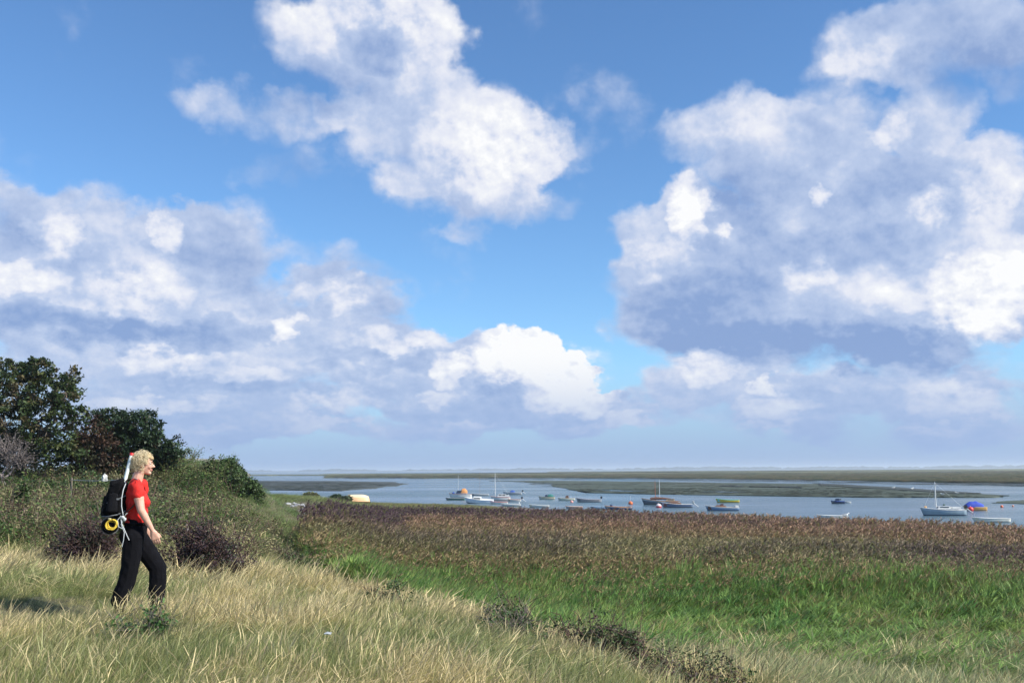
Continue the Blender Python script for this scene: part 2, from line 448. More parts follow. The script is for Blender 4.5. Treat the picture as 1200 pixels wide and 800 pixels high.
flat('mudflat', [(955, 566.8), (1045, 571.6), (1110, 576.2), (1150, 579.2), (1120, 579.3), (1040, 573.8), (960, 569.2)], .24, m_mud_dark, 'raised edge of the mudflat along the channel, coloured dark as a shaded bank', .5)  # bank's shade is put into the colour by the darker mud
flat('salt_marsh', [(380, 559.8), (520, 560.2), (640, 559.8), (760, 560.3), (900, 561.6), (1000, 563.2), (1100, 565.2), (1240, 566.4), (1500, 567), (1500, 549.8), (1200, 550.6), (1000, 552.4), (800, 554), (640, 555.2), (380, 555.6)], .75, m_marsh, 'long low salt marsh beyond the channel')
flat('salt_marsh', [(60, 557.4), (300, 557.3), (470, 556.9), (470, 556.1), (300, 556.3), (60, 556.5)], .5, m_marsh, 'thin green salt marsh strip on the far left', .2)
flat('salt_marsh', [(640, 553.2), (900, 552.0), (1200, 550.0), (1500, 548.6), (1500, 547.6), (1200, 549.1), (900, 551.1), (640, 552.5)], .5, m_marsh, 'far brown salt marsh near the horizon', .2)
flat('tidal_pool', [(1000, 554.6), (1100, 554.2), (1300, 553.4), (1300, 552.8), (1100, 553.4), (1000, 553.9)], .78, m_water, 'bright tidal creek across the salt marsh', .3)
flat('tidal_pool', [(690, 575.2), (735, 576.3), (760, 575.6), (715, 574.4)], .14, m_water, 'shallow pool on the mudflat', .3)
flat('tidal_pool', [(820, 576.9), (860, 577.6), (880, 576.9), (840, 576.2)], .14, m_water, 'shallow pool on the middle of the mudflat', .3)
flat('mudflat', [(880, 571.2), (935, 572.3), (935, 571.2), (895, 570.4)], .35, m_mud_dark, 'dark mussel patch on the mudflat', .5)
flat('mudflat', [(845, 570.4), (868, 571), (868, 570.2), (850, 569.8)], .3, m_mud_dark, 'small dark mussel patch on the mudflat', .5)

# ------------------------------------------------------------------ far shore with its woods
def far_shore():
    m = plain('far_land', (.06, .075, .05), .95, scale=.01)
    mw = plain('far_wood', (.03, .045, .03), .95, scale=.02)
    n = 700
    a = np.radians(np.linspace(-42, 42, n))
    V = []; F = []
    for k, (rr, zz) in enumerate(((5400, -.5), (5420, 3.0), (6600, 5.0), (6700, -.5))):
        V += [(math.sin(x) * rr, math.cos(x) * rr, zz) for x in a]
    for k in range(3):
        F += [(k*n+i, k*n+i+1, (k+1)*n+i+1, (k+1)*n+i) for i in range(n-1)]
    setp(obj_np('far_shore', V, F, m), 'low far shore on the horizon', kind='structure')
    bm = bmesh.new()
    rnd = random.Random(5)
    for i in range(1500):
        az = rnd.uniform(-40, 40)
        dens = float(fbm((az + 90) * .35, 2.2, 12, 3)) + (.12 if az > 0 else 0)
        if rnd.random() > (dens - .30) * 2.4: continue
        rr = rnd.uniform(5480, 6300)
        r = rnd.uniform(4, 11) * (1 + max(0, dens - .5) * 1.5)
        x, y = math.sin(R(az)) * rr, math.cos(R(az)) * rr
        mt = Matrix.Translation((x, y, 4)) @ Matrix.Diagonal((r * rnd.uniform(1.5, 3.5), r, r * .8, 1))
        res = bmesh.ops.create_icosphere(bm, subdivisions=1, radius=1, matrix=mt)
        for v in res['verts']: v.co += Vector((rnd.uniform(-3, 3), rnd.uniform(-3, 3), rnd.uniform(-2.5, 2.5)))
    setp(obj_bm('far_woods', bm, mw), 'dark line of woods along the far shore', kind='stuff')
far_shore()

# ------------------------------------------------------------------ vegetation: blades, reeds, leaves
def leaf_mat(name, rough=.55, trans=.38, mode='inst'):
    """colour = per-plant tint (instancer) x per-blade shade stored on the mesh"""
    m, t, b = new_mat(name)
    a1 = t.node('ShaderNodeAttribute', attribute_type='INSTANCER', attribute_name='tint')
    a2 = t.node('ShaderNodeAttribute', attribute_type='INSTANCER', attribute_name='tint_head')
    at = t.node('ShaderNodeAttribute', attribute_type='GEOMETRY', attribute_name='mk')
    sx = t.node('ShaderNodeSeparateXYZ'); t.l.new(at.outputs['Vector'], sx.inputs[0])
    c = t.mix(sx.outputs[0], a1.outputs['Color'], a2.outputs['Color'])
    c = t.vec('SCALE', c); t.l.new(sx.outputs[1], c.node.inputs['Scale'])
    t.l.new(c, b.inputs['Base Color']); b.inputs['Roughness'].default_value = rough
    b.inputs['Specular IOR Level'].default_value = .3
    tr = t.node('ShaderNodeBsdfTranslucent'); t.l.new(c, tr.inputs[0])
    mx = t.node('ShaderNodeMixShader'); mx.inputs[0].default_value = trans
    t.l.new(b.outputs[0], mx.inputs[1]); t.l.new(tr.outputs[0], mx.inputs[2])
    t.l.new(mx.outputs[0], t.n['Material Output'].inputs[0])
    return m
m_blade = leaf_mat('grass_blade')

def ribbons(paths, widths, side):
    """paths (n,s,3), widths (n,s), side (n,3) -> quads"""
    n, s, _ = paths.shape
    off = side[:, None, :] * widths[:, :, None] * .5
    V = np.concatenate([paths - off, paths + off], 2).reshape(n * s * 2, 3)
    i = np.arange(n)[:, None] * s * 2 + np.arange(s - 1)[None, :] * 2
    F = np.stack([i, i + 1, i + 3, i + 2], -1).reshape(-1, 4)
    return V, F
class Acc:
    def __init__(s): s.V = []; s.F = []; s.M = []; s.n = 0
    def add(s, V, F, head, shade):
        s.V.append(V); s.F.append(F + s.n); s.n += len(V)
        M = np.zeros((len(V), 3)); M[:, 0] = head; M[:, 1] = shade; s.M.append(M)
    def mesh(s, name, mat):
        return mesh_np(name, np.concatenate(s.V), np.concatenate(s.F), mat, attrs={'mk': ('FLOAT_VECTOR', np.concatenate(s.M))})
def blades(rng, acc, n, h, w, spread, lean, droop, seg=4, head=0.0, hh=.5):
    """n blades from a disc; lean to +x, tips drooping; head: share that carries a seed head"""
    a = rng.uniform(0, 2 * np.pi, n); r = spread * np.sqrt(rng.uniform(0, 1, n))
    base = np.stack([np.cos(a) * r, np.sin(a) * r, np.full(n, -.04)], 1)
    H = h * rng.uniform(.55, 1.1, n)
    az = rng.normal(0, 1.15, n); ln = np.abs(rng.normal(lean, lean * .5 + .05, n))
    out = np.stack([np.cos(a) * .25, np.sin(a) * .25, np.zeros(n)], 1) * rng.uniform(0, 1, n)[:, None]
    dirv = np.stack([np.cos(az) * ln, np.sin(az) * ln, np.ones(n)], 1) + out
    dirv /= np.linalg.norm(dirv, axis=1)[:, None]
    t = np.linspace(0, 1, seg + 1)
    dr = droop * rng.uniform(.4, 1.6, n)
    P_ = base[:, None, :] + dirv[:, None, :] * (H[:, None] * t[None, :])[:, :, None]
    bend = (t ** 2.4)[None, :] * (dr * H)[:, None]
    P_[:, :, 0] += bend * np.cos(az)[:, None]; P_[:, :, 1] += bend * np.sin(az)[:, None] * .6
    P_[:, :, 2] -= bend * .55
    sa = rng.uniform(0, np.pi, n)
    side = np.stack([np.cos(sa), np.sin(sa), np.zeros(n)], 1)
    W_ = w * rng.uniform(.7, 1.3, n)[:, None] * (1 - t ** 1.6 * .9)[None, :]
    shd = rng.uniform(.38, 1.6, n)
    nh = int(n * head)
    if nh:
        W_[:nh] = w * .55
        hw = np.array([.0, .0, .0, 1.0, .25] if seg == 4 else [0] * seg + [0.3])
        W_[:nh] += (hw * w * 2.4)[None, :]
    V, F = ribbons(P_, W_, side)
    hd = np.zeros((n, seg + 1, 2))
    if nh: hd[:nh, 3:, :] = 1
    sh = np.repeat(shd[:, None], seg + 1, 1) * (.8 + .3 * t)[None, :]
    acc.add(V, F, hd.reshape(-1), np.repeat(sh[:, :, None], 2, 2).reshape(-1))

def asset_col(name, meshes):
    c = bpy.data.collections.new(name)
    for k, me in enumerate(meshes):
        o = bpy.data.objects.new('%s_%02d' % (name, k), me); c.objects.link(o)
    return c
def scatter(name, label, assets, pts, rot, scl, idx, tint, tint2=None, kind='stuff'):
    """ONE object whose points grow the plants of the asset collection (geometry nodes)"""
    n = len(pts)
    me = bpy.data.meshes.new(name)
    me.vertices.add(n); me.vertices.foreach_set('co', np.asarray(pts, np.float32).ravel())
    def at(nm, typ, arr, key):
        a = me.attributes.new(nm, typ, 'POINT'); a.data.foreach_set(key, arr.ravel())
    at('rot', 'FLOAT_VECTOR', np.asarray(rot, np.float32), 'vector')
    at('scl', 'FLOAT_VECTOR', np.asarray(scl, np.float32), 'vector')
    at('idx', 'INT', np.asarray(idx, np.int32), 'value')
    def c4(a): return np.concatenate([np.clip(a, .002, 1), np.ones((n, 1))], 1).astype(np.float32)
    at('tint', 'FLOAT_COLOR', c4(tint), 'color')
    at('tint_head', 'FLOAT_COLOR', c4(tint if tint2 is None else tint2), 'color')
    o = link(bpy.data.objects.new(name, me))
    setp(o, label, kind=kind)
    g = bpy.data.node_groups.new(name, 'GeometryNodeTree')
    g.interface.new_socket('Geometry', in_out='INPUT', socket_type='NodeSocketGeometry')
    g.interface.new_socket('Geometry', in_out='OUTPUT', socket_type='NodeSocketGeometry')
    N = g.nodes.new; L = g.links.new
    gi, go = N('NodeGroupInput'), N('NodeGroupOutput')
    ci = N('GeometryNodeCollectionInfo'); ci.inputs['Collection'].default_value = assets
    ci.inputs['Separate Children'].default_value = True; ci.inputs['Reset Children'].default_value = True
    ip = N('GeometryNodeInstanceOnPoints'); ip.inputs['Pick Instance'].default_value = True
    def na(nm, typ):
        q = N('GeometryNodeInputNamedAttribute'); q.data_type = typ; q.inputs[0].default_value = nm
        return q.outputs['Attribute']
    L(gi.outputs[0], ip.inputs['Points']); L(ci.outputs[0], ip.inputs['Instance'])
    L(na('idx', 'INT'), ip.inputs['Instance Index'])
    L(na('rot', 'FLOAT_VECTOR'), ip.inputs['Rotation']); L(na('scl', 'FLOAT_VECTOR'), ip.inputs['Scale'])
    L(ip.outputs[0], go.inputs[0])
    md = o.modifiers.new('grow', 'NODES'); md.node_group = g
    return o

# --- layout fields (all in world metres)
def px_of(x, y): return 600 + FPX * x / np.maximum(y, .1)
# the marsh edge: depth at which reeds start, by direction (photo column)
REED_PX = np.array([-400, 345, 352, 372, 400, 440, 500, 600, 700, 800, 1000, 1200, 1500])
REED_D0 = np.array([999, 999, 33, 26, 23.5, 21.8, 21.5, 21.0, 22.5, 24.0, 24.0, 24.5, 25])
REED_PX2 = np.array([-400, 345, 352, 372, 395, 420, 500, 600, 700, 800, 900, 1000, 1100, 1200, 1500])
REED_D1 = np.array([0, 0, 33, 44, 57, 63, 66, 64, 61, 55, 52, 49, 44, 41, 38])
def reed_zone(x, y):
    p = px_of(x, y)
    w = (fbm(x * .25, y * .25, 41) - .5) * 4
    return (y > np.interp(p, REED_PX, REED_D0) + w) & (y < np.interp(p, REED_PX2, REED_D1) + w)

def sample(n, d0, d1, pw, u0=-.80, u1=.80):
    """n points, depth d0..d1, density per area ~ 1/d^(1+pw)"""
    q = RNG.uniform(0, 1, n)
    if abs(pw - 1) < 1e-3: d = d0 * (d1 / d0) ** q
    else: d = (d0 ** (1 - pw) + q * (d1 ** (1 - pw) - d0 ** (1 - pw))) ** (1 / (1 - pw))
    u = RNG.uniform(u0, u1, n)
    return u * d, d
def lerp3(a, b, t): return np.asarray(a)[None, :] * (1 - t[:, None]) + np.asarray(b)[None, :] * t[:, None]
def sstep(x, a, b):
    t = np.clip((x - a) / (b - a), 0, 1); return t * t * (3 - 2 * t)

# ground paths kept free of tall growth: the stony track, the person's own standing place
def near(x, y, px, d, r, asp=1.0):
    cx = (px - 600) / FPX * d
    return np.exp(-((x - cx) ** 2 + ((y - d) / asp) ** 2) / r ** 2)

# ------------- assets
rg = np.random.default_rng(3)
tufts = []
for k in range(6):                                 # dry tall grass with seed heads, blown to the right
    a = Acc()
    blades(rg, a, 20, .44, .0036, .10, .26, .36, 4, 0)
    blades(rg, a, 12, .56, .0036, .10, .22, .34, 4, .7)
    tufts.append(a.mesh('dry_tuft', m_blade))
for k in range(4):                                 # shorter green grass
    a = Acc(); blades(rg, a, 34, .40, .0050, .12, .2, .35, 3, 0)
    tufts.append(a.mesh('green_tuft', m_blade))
C_TUFT = asset_col('grass_tufts', tufts)
far_t = []
for k in range(4):                                 # coarser tufts for ground seen from farther off
    a = Acc(); blades(rg, a, 30, .42, .013, .30, .25, .35, 3, 0)
    far_t.append(a.mesh('coarse_tuft', m_blade))
C_FAR = asset_col('coarse_tufts', far_t)

def reed_clump(plume, leafy, h=1.75):
    a = Acc()
    n = 6
    ang = rg.uniform(0, 6.28, n); r = .22 * np.sqrt(rg.uniform(0, 1, n))
    base = np.stack([np.cos(ang) * r, np.sin(ang) * r, np.full(n, -.05)], 1)
    H = h * rg.uniform(.8, 1.08, n)
    t = np.linspace(0, 1, 4)
    lean = rg.normal(.06, .05, n); ly = rg.normal(0, .05, n)
    P_ = base[:, None, :] + np.stack([lean[:, None] * H[:, None] * t**1.5, ly[:, None] * H[:, None] * t, H[:, None] * t], -1)
    sa = rg.uniform(0, np.pi, n)
    V, F = ribbons(P_, np.full((n, 4), .010), np.stack([np.cos(sa), np.sin(sa), 0 * sa], 1))
    a.add(V, F, 0, np.repeat(rg.uniform(.7, 1.2, n), 8))
    # lance leaves up the stem
    m = n * leafy
    si = np.repeat(np.arange(n), leafy); f = rg.uniform(.25, .97, m)
    p0 = base[si] + np.stack([lean[si] * H[si] * f**1.5, ly[si] * H[si] * f, H[si] * f], 1)
    la = rg.normal(0, 1.1, m); L_ = rg.uniform(.28, .50, m)
    tt = np.array([0, .5, 1.0])
    up = rg.uniform(.35, 1.1, m) if plume else rg.uniform(1.1, 2.3, m)
    q = p0[:, None, :] + np.stack([np.cos(la)[:, None] * L_[:, None] * tt * .8, np.sin(la)[:, None] * L_[:, None] * tt * .8, L_[:, None] * (up[:, None] * tt - (.75 if plume else .45) * tt**2)], -1)
    sd = np.stack([-np.sin(la), np.cos(la), 0 * la + .3], 1)
    w = np.array([.014, .024, .002])[None, :] * np.ones((m, 1))
    V, F = ribbons(q, w, sd); a.add(V, F, 0, np.repeat(rg.uniform(.55, 1.4, m), 6))
    if plume:
        m = 5
        for i in range(n):
            if rg.uniform() > plume: continue
            top = P_[i, -1]
            la = rg.normal(0, .9, m); L_ = rg.uniform(.14, .24, m)
            st = top + np.stack([0 * la, 0 * la, -rg.uniform(0, .14, m)], 1)
            q = st[:, None, :] + np.stack([np.cos(la)[:, None] * L_[:, None] * tt * .55, np.sin(la)[:, None] * L_[:, None] * tt * .5, L_[:, None] * (1.1 * tt - .55 * tt**2)], -1)
            sa2 = rg.uniform(0, np.pi, m)
            V, F = ribbons(q, np.array([.010, .030, .010])[None, :] * np.ones((m, 1)), np.stack([np.cos(sa2), np.sin(sa2), .2 + 0 * sa2], 1))
            a.add(V, F, 1, np.repeat(rg.uniform(.55, 1.5, m), 6))
    return a.mesh('reed_clump', m_blade)
C_REED = asset_col('reed_clumps', [reed_clump(.9, 4) for _ in range(5)] + [reed_clump(0, 7, 1.35) for _ in range(4)])

# ------------- foreground and bank grass
def bank_grass():
    n = 95000
    x, y = sample(n, 3.6, 34, .25)
    p = px_of(x, y); z = zground(x, y)
    keep = ~reed_zone(x, y - 4.5 * RNG.uniform(0, 1, n) * (p > 450))
    keep &= (z < 3.9)
    keep &= RNG.uniform(0, 1, n) < .45 + .55 * sstep(fbm(x * 1.1, y * 1.1, 51), .30, .5)
    # trodden hollow where the hiker walks
    keep |= (near(x, y, 60, 10.6, 1.6, .8) > .3) | (near(x, y, 180, 9.8, .6) > .3)
    x, y, p, z = x[keep], y[keep], p[keep], z[keep]; n = len(x)
    a = fbm(x * .42 + 3, y * .42, 61, 4); bq = fbm(x * 1.8, y * 1.8, 62, 3); cq = fbm(x * .16, y * .16, 66, 2)
    # greener low on the slope and in hollows, straw on the crest
    crest = np.exp(-((y - np.interp(p, [0, 300, 440, 600, 850, 1200], [14, 15, 15.5, 14, 11, 9])) / 3.6) ** 2) * (p < 900)
    dry = np.clip(-.20 + 3.0 * (a - .42) + .42 * crest + 1.3 * (bq - .5), 0, 1)
    patch = near(x, y, 160, 9.2, 1.15, 1.1) * .75 + near(x, y, 250, 7.4, .9) * .35 + near(x, y, 585, 11.6, .8, 1.6) * .95 + near(x, y, 130, 10.4, .7) * .4 + near(x, y, 60, 7.6, .8) * .6 + near(x, y, 420, 9.2, .7) * .5 + near(x, y, 330, 11.8, .5, 1.3) * .5 + near(x, y, 30, 9.6, .7) * .5
    teal = sstep(p, 620, 860) * sstep(y, 10.5, 15.5) * 1.1 + sstep(p, 850, 1050) * .75 + sstep(cq, .5, .62) * .25
    shr = sstep(y, 15, 21) * (1 - sstep(p, 260, 420)) * .75
    dry = np.clip(dry * (1 - np.clip(patch, 0, 1)) * (1 - .72 * np.clip(teal, 0, 1)) * (1 - shr), 0, 1)
    straw = lerp3((.60, .52, .235), (.68, .59, .28), RNG.uniform(0, 1, n))
    green = lerp3((.095, .175, .04), (.22, .29, .085), np.clip(a + RNG.normal(0, .2, n), 0, 1))
    tealc = lerp3((.15, .25, .11), (.32, .37, .18), RNG.uniform(0, 1, n))
    green = lerp3((0, 0, 0), (1, 1, 1), 1 - np.clip(teal, 0, 1)) * green + np.clip(teal, 0, 1)[:, None] * tealc
    deep = np.clip(patch, 0, 1)[:, None]
    green = green * (1 - deep) + deep * np.array([[.09, .15, .045]])
    u = RNG.uniform(0, 1, n)
    isdry = u < .10 + .87 * sstep(dry, .0, .58)
    tint = np.where(isdry[:, None], straw * .85 + green * .15, green * .8 + straw * .2) * RNG.uniform(.8, 1.2, n)[:, None]
    head = lerp3((.68, .57, .32), (.54, .43, .24), RNG.uniform(0, 1, n))
    head = np.where(isdry[:, None], head, head * .45 + green * .6)
    idx = np.where(isdry | (RNG.uniform(0, 1, n) < .22), RNG.integers(0, 6, n), RNG.integers(6, 10, n))
    ax, ay, bx, by = -3.75, 10.4, -5.9, 11.25       # trodden lane beside her
    tt = np.clip(((x - ax) * (bx - ax) + (y - ay) * (by - ay)) / ((bx - ax)**2 + (by - ay)**2), 0, 1)
    seg_w = np.exp(-((x - ax - tt * (bx - ax))**2 + (y - ay - tt * (by - ay))**2) /   .55**2)
    s = RNG.uniform(.42, .95, n) * (.72 + .6 * fbm(x * .9 + 9, y * .9, 57, 3)) * (1 + .18 * crest) * np.interp(y, [4, 8, 12, 18, 34], [.62, .82, .85, .75, .8]) * (1 + .15 * near(x, y, 175, 9.6, .8, 1.0)) * (1 - .45 * near(x, y, 700, 13.2, .9, 1.2)) * (1 - .45 * near(x, y, 795, 11.6, .9, 1.0)) * (1 - .4 * near(x, y, 462, 14.2, .6, 1.0)) * (1 - .62 * np.clip(near(x, y, 55, 10.5, 1.15, .8) * 1.4, 0, 1)) * (1 + .45 * near(x, y, 180, 9.75, .55, .8)) * (1 + .35 * sstep(p, 600, 760) * sstep(y, 11, 15))
    s *= 1 - .35 * np.clip(patch, 0, 1)
    tall = (RNG.uniform(0, 1, n) < .05 + .07 * crest) & isdry
    s = np.where(tall, s * 1.12, s); tint = np.where(tall[:, None], tint * 1.2, tint); head = np.where(tall[:, None], head * 1.25, head)
    ws = s * np.interp(y, [4, 9, 20, 34], [.9, 1.0, 1.6, 2.4])
    swx = (fbm(x * .8, y * .8, 301, 3) - .5) * 1.5; swy = (fbm(x * .9, y * .9, 305, 3) - .5) * 1.7
    rot = np.stack([RNG.normal(0, .14, n) + swx, RNG.normal(0, .14, n) + swy, RNG.normal(0, .9, n)], 1)
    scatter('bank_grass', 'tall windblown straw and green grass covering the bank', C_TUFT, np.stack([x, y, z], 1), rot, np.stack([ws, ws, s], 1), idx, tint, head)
bank_grass()

def low_grass():
    """the spit, the fields behind and the ground among the shrubs"""
    n = 60000
    x, y = sample(n, 24, 150, .75, -.9, .12)
    p = px_of(x, y); z = zground(x, y)
    keep = ~reed_zone(x, y) & (z > .12)
    track = near(x, y, 366, 64, 1.6, 5) + near(x, y, 372, 56, 1.2, 5) + near(x, y, 352, 72, 1.3, 5)
    keep &= RNG.uniform(0, 1, n) > track * 1.2
    x, y, p, z = x[keep], y[keep], p[keep], z[keep]; n = len(x)
    a = fbm(x * .22, y * .22, 71, 4); b2 = fbm(x * .08, y * .08, 77, 3)
    dry = np.clip(.05 + 2.2 * (a - .44) + RNG.normal(0, .16, n), 0, 1)
    red = np.clip((fbm(x * .3, y * .3, 91, 3) - .56) * 5, 0, 1) * (y < 45)
    lush = near(x, y, 300, 50, 4, 2.6)
    green = lerp3((.10, .17, .045), (.20, .235, .085), np.clip(b2 * 1.4 - .1 + RNG.normal(0, .15, n), 0, 1))
    green = green * 1.2
    tint = green * (1 - dry[:, None]) + dry[:, None] * lerp3((.48, .41, .22), (.30, .29, .16), RNG.uniform(0, 1, n))
    tint = tint * (1 - red[:, None] * .7) + red[:, None] * .7 * np.array([[.19, .11, .07]])
    L2 = np.clip(lush, 0, 1)[:, None]
    tint = tint * (1 - L2) + L2 * lerp3((.15, .26, .09), (.21, .30, .12), RNG.uniform(0, 1, n))
    spit = (sstep(y, 95, 112))[:, None]
    tint = tint * (1 - spit) + spit * lerp3((.30, .27, .11), (.20, .22, .09), RNG.uniform(0, 1, n))
    s = RNG.uniform(.5, 1.15, n) * np.interp(y, [24, 60, 100, 150], [.95, .9, .7, .6]) * (1 - .45 * L2[:, 0])
    w = s * np.interp(y, [24, 60, 150], [1.0, 1.7, 3.4])
    rot = np.stack([RNG.normal(0, .1, n), RNG.normal(0, .1, n), RNG.normal(0, .7, n)], 1)
    scatter('meadow_grass', 'rough green and straw grass over the spit and field', C_FAR, np.stack([x, y, z], 1), rot, np.stack([w, w, s], 1), RNG.integers(0, 4, n), tint)
low_grass()

def reeds():
    n = 88000
    x, y = sample(n, 14, 76, .35, -.26, .72)
    # the front thins out into the grass instead of ending in a line
    fr = np.abs(RNG.normal(0, 1, n)) * 3.0 * (RNG.uniform(0, 1, n) < .35) * np.interp(px_of(x, y), [420, 700], [.1, 1])
    keep = reed_zone(x, y + fr) & (y < np.interp(px_of(x, y), REED_PX2, REED_D1))
    x, y = x[keep], y[keep]; p = px_of(x, y); z = np.maximum(zground(x, y), .15); n = len(x)
    a = fbm(x * .12, y * .22, 81, 4); b2 = fbm(x * .5, y * .5, 82, 3)
    d0 = np.interp(p, REED_PX, REED_D0); d1 = np.interp(p, REED_PX2, REED_D1)
    f = (y - d0) / np.maximum(d1 - d0, 2)
    f = f + (a - .5) * .22
    ff = np.interp(p, [350, 500, 800, 1000, 1200], [.05, .08, .115, .125, .10])
    green_front = f + RNG.normal(0, .05, n) < ff + (b2 - .5) * .16
    plumed = ~green_front
    # plume colours: front purple-brown, then tan-green, russet, and near-black purple along the back left
    purple = np.array([[.13, .080, .062]]); rust = np.array([[.27, .165, .105]]); tan = np.array([[.33, .24, .115]]); dark = np.array([[.095, .056, .062]])
    u = RNG.uniform(0, 1, n)[:, None]
    w_r = sstep(f, .38, .62)[:, None]
    pc = (purple * .28 + tan * .72) * (1 - w_r) + rust * w_r
    olive = np.exp(-((f - .30) / .10) ** 2)[:, None]
    pc = pc * (1 - .6 * olive) + .6 * olive * np.array([[.20, .20, .095]])
    left = (1 - sstep(p, 560, 900))
    dk = np.clip(left * sstep(f, .62, .80) + (p < 470) * sstep(f, .35, .6), 0, 1)[:, None]
    pc = pc * (1 - dk) + dk * dark * 1.15
    rp = np.clip(sstep(p, 900, 1120) * np.exp(-((f - .30) / .12) ** 2) * .85 + (sstep(a, .58, .70)) * .4, 0, 1)[:, None]
    pc = pc * (1 - rp) + rp * dark * 1.25
    pc = pc * RNG.uniform(.65, 1.45, n)[:, None] + u * .02
    gl = lerp3((.10, .225, .05), (.28, .38, .10), np.clip(b2 + RNG.normal(0, .2, n), 0, 1))
    gb = lerp3((.24, .22, .085), (.17, .17, .065), RNG.uniform(0, 1, n))
    k = sstep(f, ff, ff + .25)[:, None]
    leafc = gl * (1 - k) + gb * k
    yel = ((RNG.uniform(0, 1, n) < .16) & green_front)[:, None]
    leafc = np.where(yel, np.array([[.28, .25, .10]]), leafc)
    idx = np.where(plumed, RNG.integers(0, 5, n), RNG.integers(5, 9, n))
    hz = RNG.uniform(.74, 1.02, n) * (1 + (a - .5) * .25) * np.where(green_front, 1.12, 1)
    hz = hz * np.interp(f, [-.15, .0, .10, .3, .6], [.26, .46, .72, .92, 1])
    w = RNG.uniform(.85, 1.2, n) * np.interp(y, [20, 75], [.9, 1.6])
    rot = np.stack([RNG.normal(0, .05, n), RNG.normal(.03, .05, n), RNG.normal(0, .6, n)], 1)
    scatter('reed_bed', 'wide reed bed with purple brown plumes and green front', C_REED, np.stack([x, y, z], 1), rot, np.stack([w, w, hz], 1), idx, leafc, pc)
reeds()

# ------------- the tangle of weeds, young brambles and rough herbs behind the hiker and over the hillock
def weed_clump():
    a = Acc(); n = 14
    ang = rg.uniform(0, 6.28, n); r = .16 * np.sqrt(rg.uniform(0, 1, n))
    base = np.stack([np.cos(ang) * r, np.sin(ang) * r, np.full(n, -.05)], 1)
    H = rg.uniform(.35, .85, n); az = rg.uniform(0, 6.28, n); ln = rg.uniform(.1, .7, n)
    t = np.linspace(0, 1, 4)
    P_ = base[:, None, :] + np.stack([np.cos(az)[:, None] * ln[:, None] * H[:, None] * t, np.sin(az)[:, None] * ln[:, None] * H[:, None] * t, H[:, None] * (t - .12 * t**3)], -1)
    V, F = ribbons(P_, np.full((n, 4), .010), np.stack([-np.sin(az), np.cos(az), 0 * az], 1)); a.add(V, F, 1, np.repeat(rg.uniform(.6, 1.2, n), 8))
    m = 210; si = rg.integers(0, n, m); f = rg.uniform(.2, 1.05, m)
    c = base[si] + np.stack([np.cos(az[si]) * ln[si] * H[si] * f, np.sin(az[si]) * ln[si] * H[si] * f, H[si] * (f - .12 * f**3)], 1) + rg.normal(0, .045, (m, 3))
    nr = rg.normal(0, 1, (m, 3)); nr[:, 2] = np.abs(nr[:, 2]) + .4; nr /= np.linalg.norm(nr, axis=1)[:, None]
    t1 = np.cross(nr, rg.normal(0, 1, (m, 3))); t1 /= np.linalg.norm(t1, axis=1)[:, None]; t2 = np.cross(nr, t1)
    s = rg.uniform(.014, .036, m)[:, None]
    V = np.stack([c - t1 * s, c + t2 * s * .5, c + t1 * s, c - t2 * s * .5], 1).reshape(-1, 3)
    a.add(V, np.arange(m * 4).reshape(-1, 4), 0, np.repeat(rg.uniform(.5, 1.5, m), 4))
    return a.mesh('weed_clump', m_blade)
C_WEED = asset_col('weed_clumps', [weed_clump() for _ in range(5)])
def undergrowth():
    n = 9000
    x, y = sample(n, 15.5, 56, .6, -.75, -.14)
    p = px_of(x, y); z = zground(x, y)
    band = sstep(y, np.interp(p, [-200, 100, 230, 330, 420], [16, 17, 17.5, 22, 24]), np.interp(p, [-200, 100, 230, 330, 420], [18.5, 19.5, 20.5, 27, 30]))
    open_ = near(x, y, 285, 29, 2.4, 3.5) * .9 + near(x, y, 300, 50, 3.2, 3.0) + near(x, y, 345, 45, 1.6, 3.0) + near(x, y, 290, 30, 1.2, 2) * .5
    dens = band * np.clip(.25 + 2.2 * (fbm(x * .45, y * .45, 33, 3) - .32), 0, 1) * np.clip(1 - open_ * 1.3, 0, 1)
    dens *= np.interp(p, [300, 420], [1, .35])
    keep = (RNG.uniform(0, 1, n) < dens) & ~reed_zone(x, y) & (z > .4)
    x, y, p, z = x[keep], y[keep], p[keep], z[keep]; n = len(x)
    k = fbm(x * .33, y * .33, 35, 3) + RNG.normal(0, .06, n)
    pal = np.array([(.055, .105, .028), (.10, .17, .045), (.18, .21, .075), (.30, .27, .14), (.13, .09, .06)])
    q = np.clip((k - .28) / .44, 0, .999) * 4
    i = q.astype(int); fr = (q - i)[:, None]
    tint = (pal[i] * (1 - fr) + pal[np.minimum(i + 1, 4)] * fr) * RNG.uniform(.75, 1.25, n)[:, None]
    head = np.where((RNG.uniform(0, 1, n) < .5)[:, None], np.array([[.16, .10, .08]]), np.array([[.22, .2, .1]]))
    s = RNG.uniform(.7, 1.5, n) * np.interp(y, [15, 24, 56], [.75, 1.0, 1.1]) * np.interp(p, [260, 340], [1, .7])
    w = s * np.interp(y, [15, 56], [1.1, 1.7])
    rot = np.stack([RNG.normal(0, .12, n), RNG.normal(0, .12, n), RNG.uniform(0, 6.28, n)], 1)
    scatter('undergrowth', 'tangled green and brown weeds behind the hiker', C_WEED, np.stack([x, y, z], 1), rot, np.stack([w, w, s], 1), RNG.integers(0, 5, n), tint, head)
undergrowth()

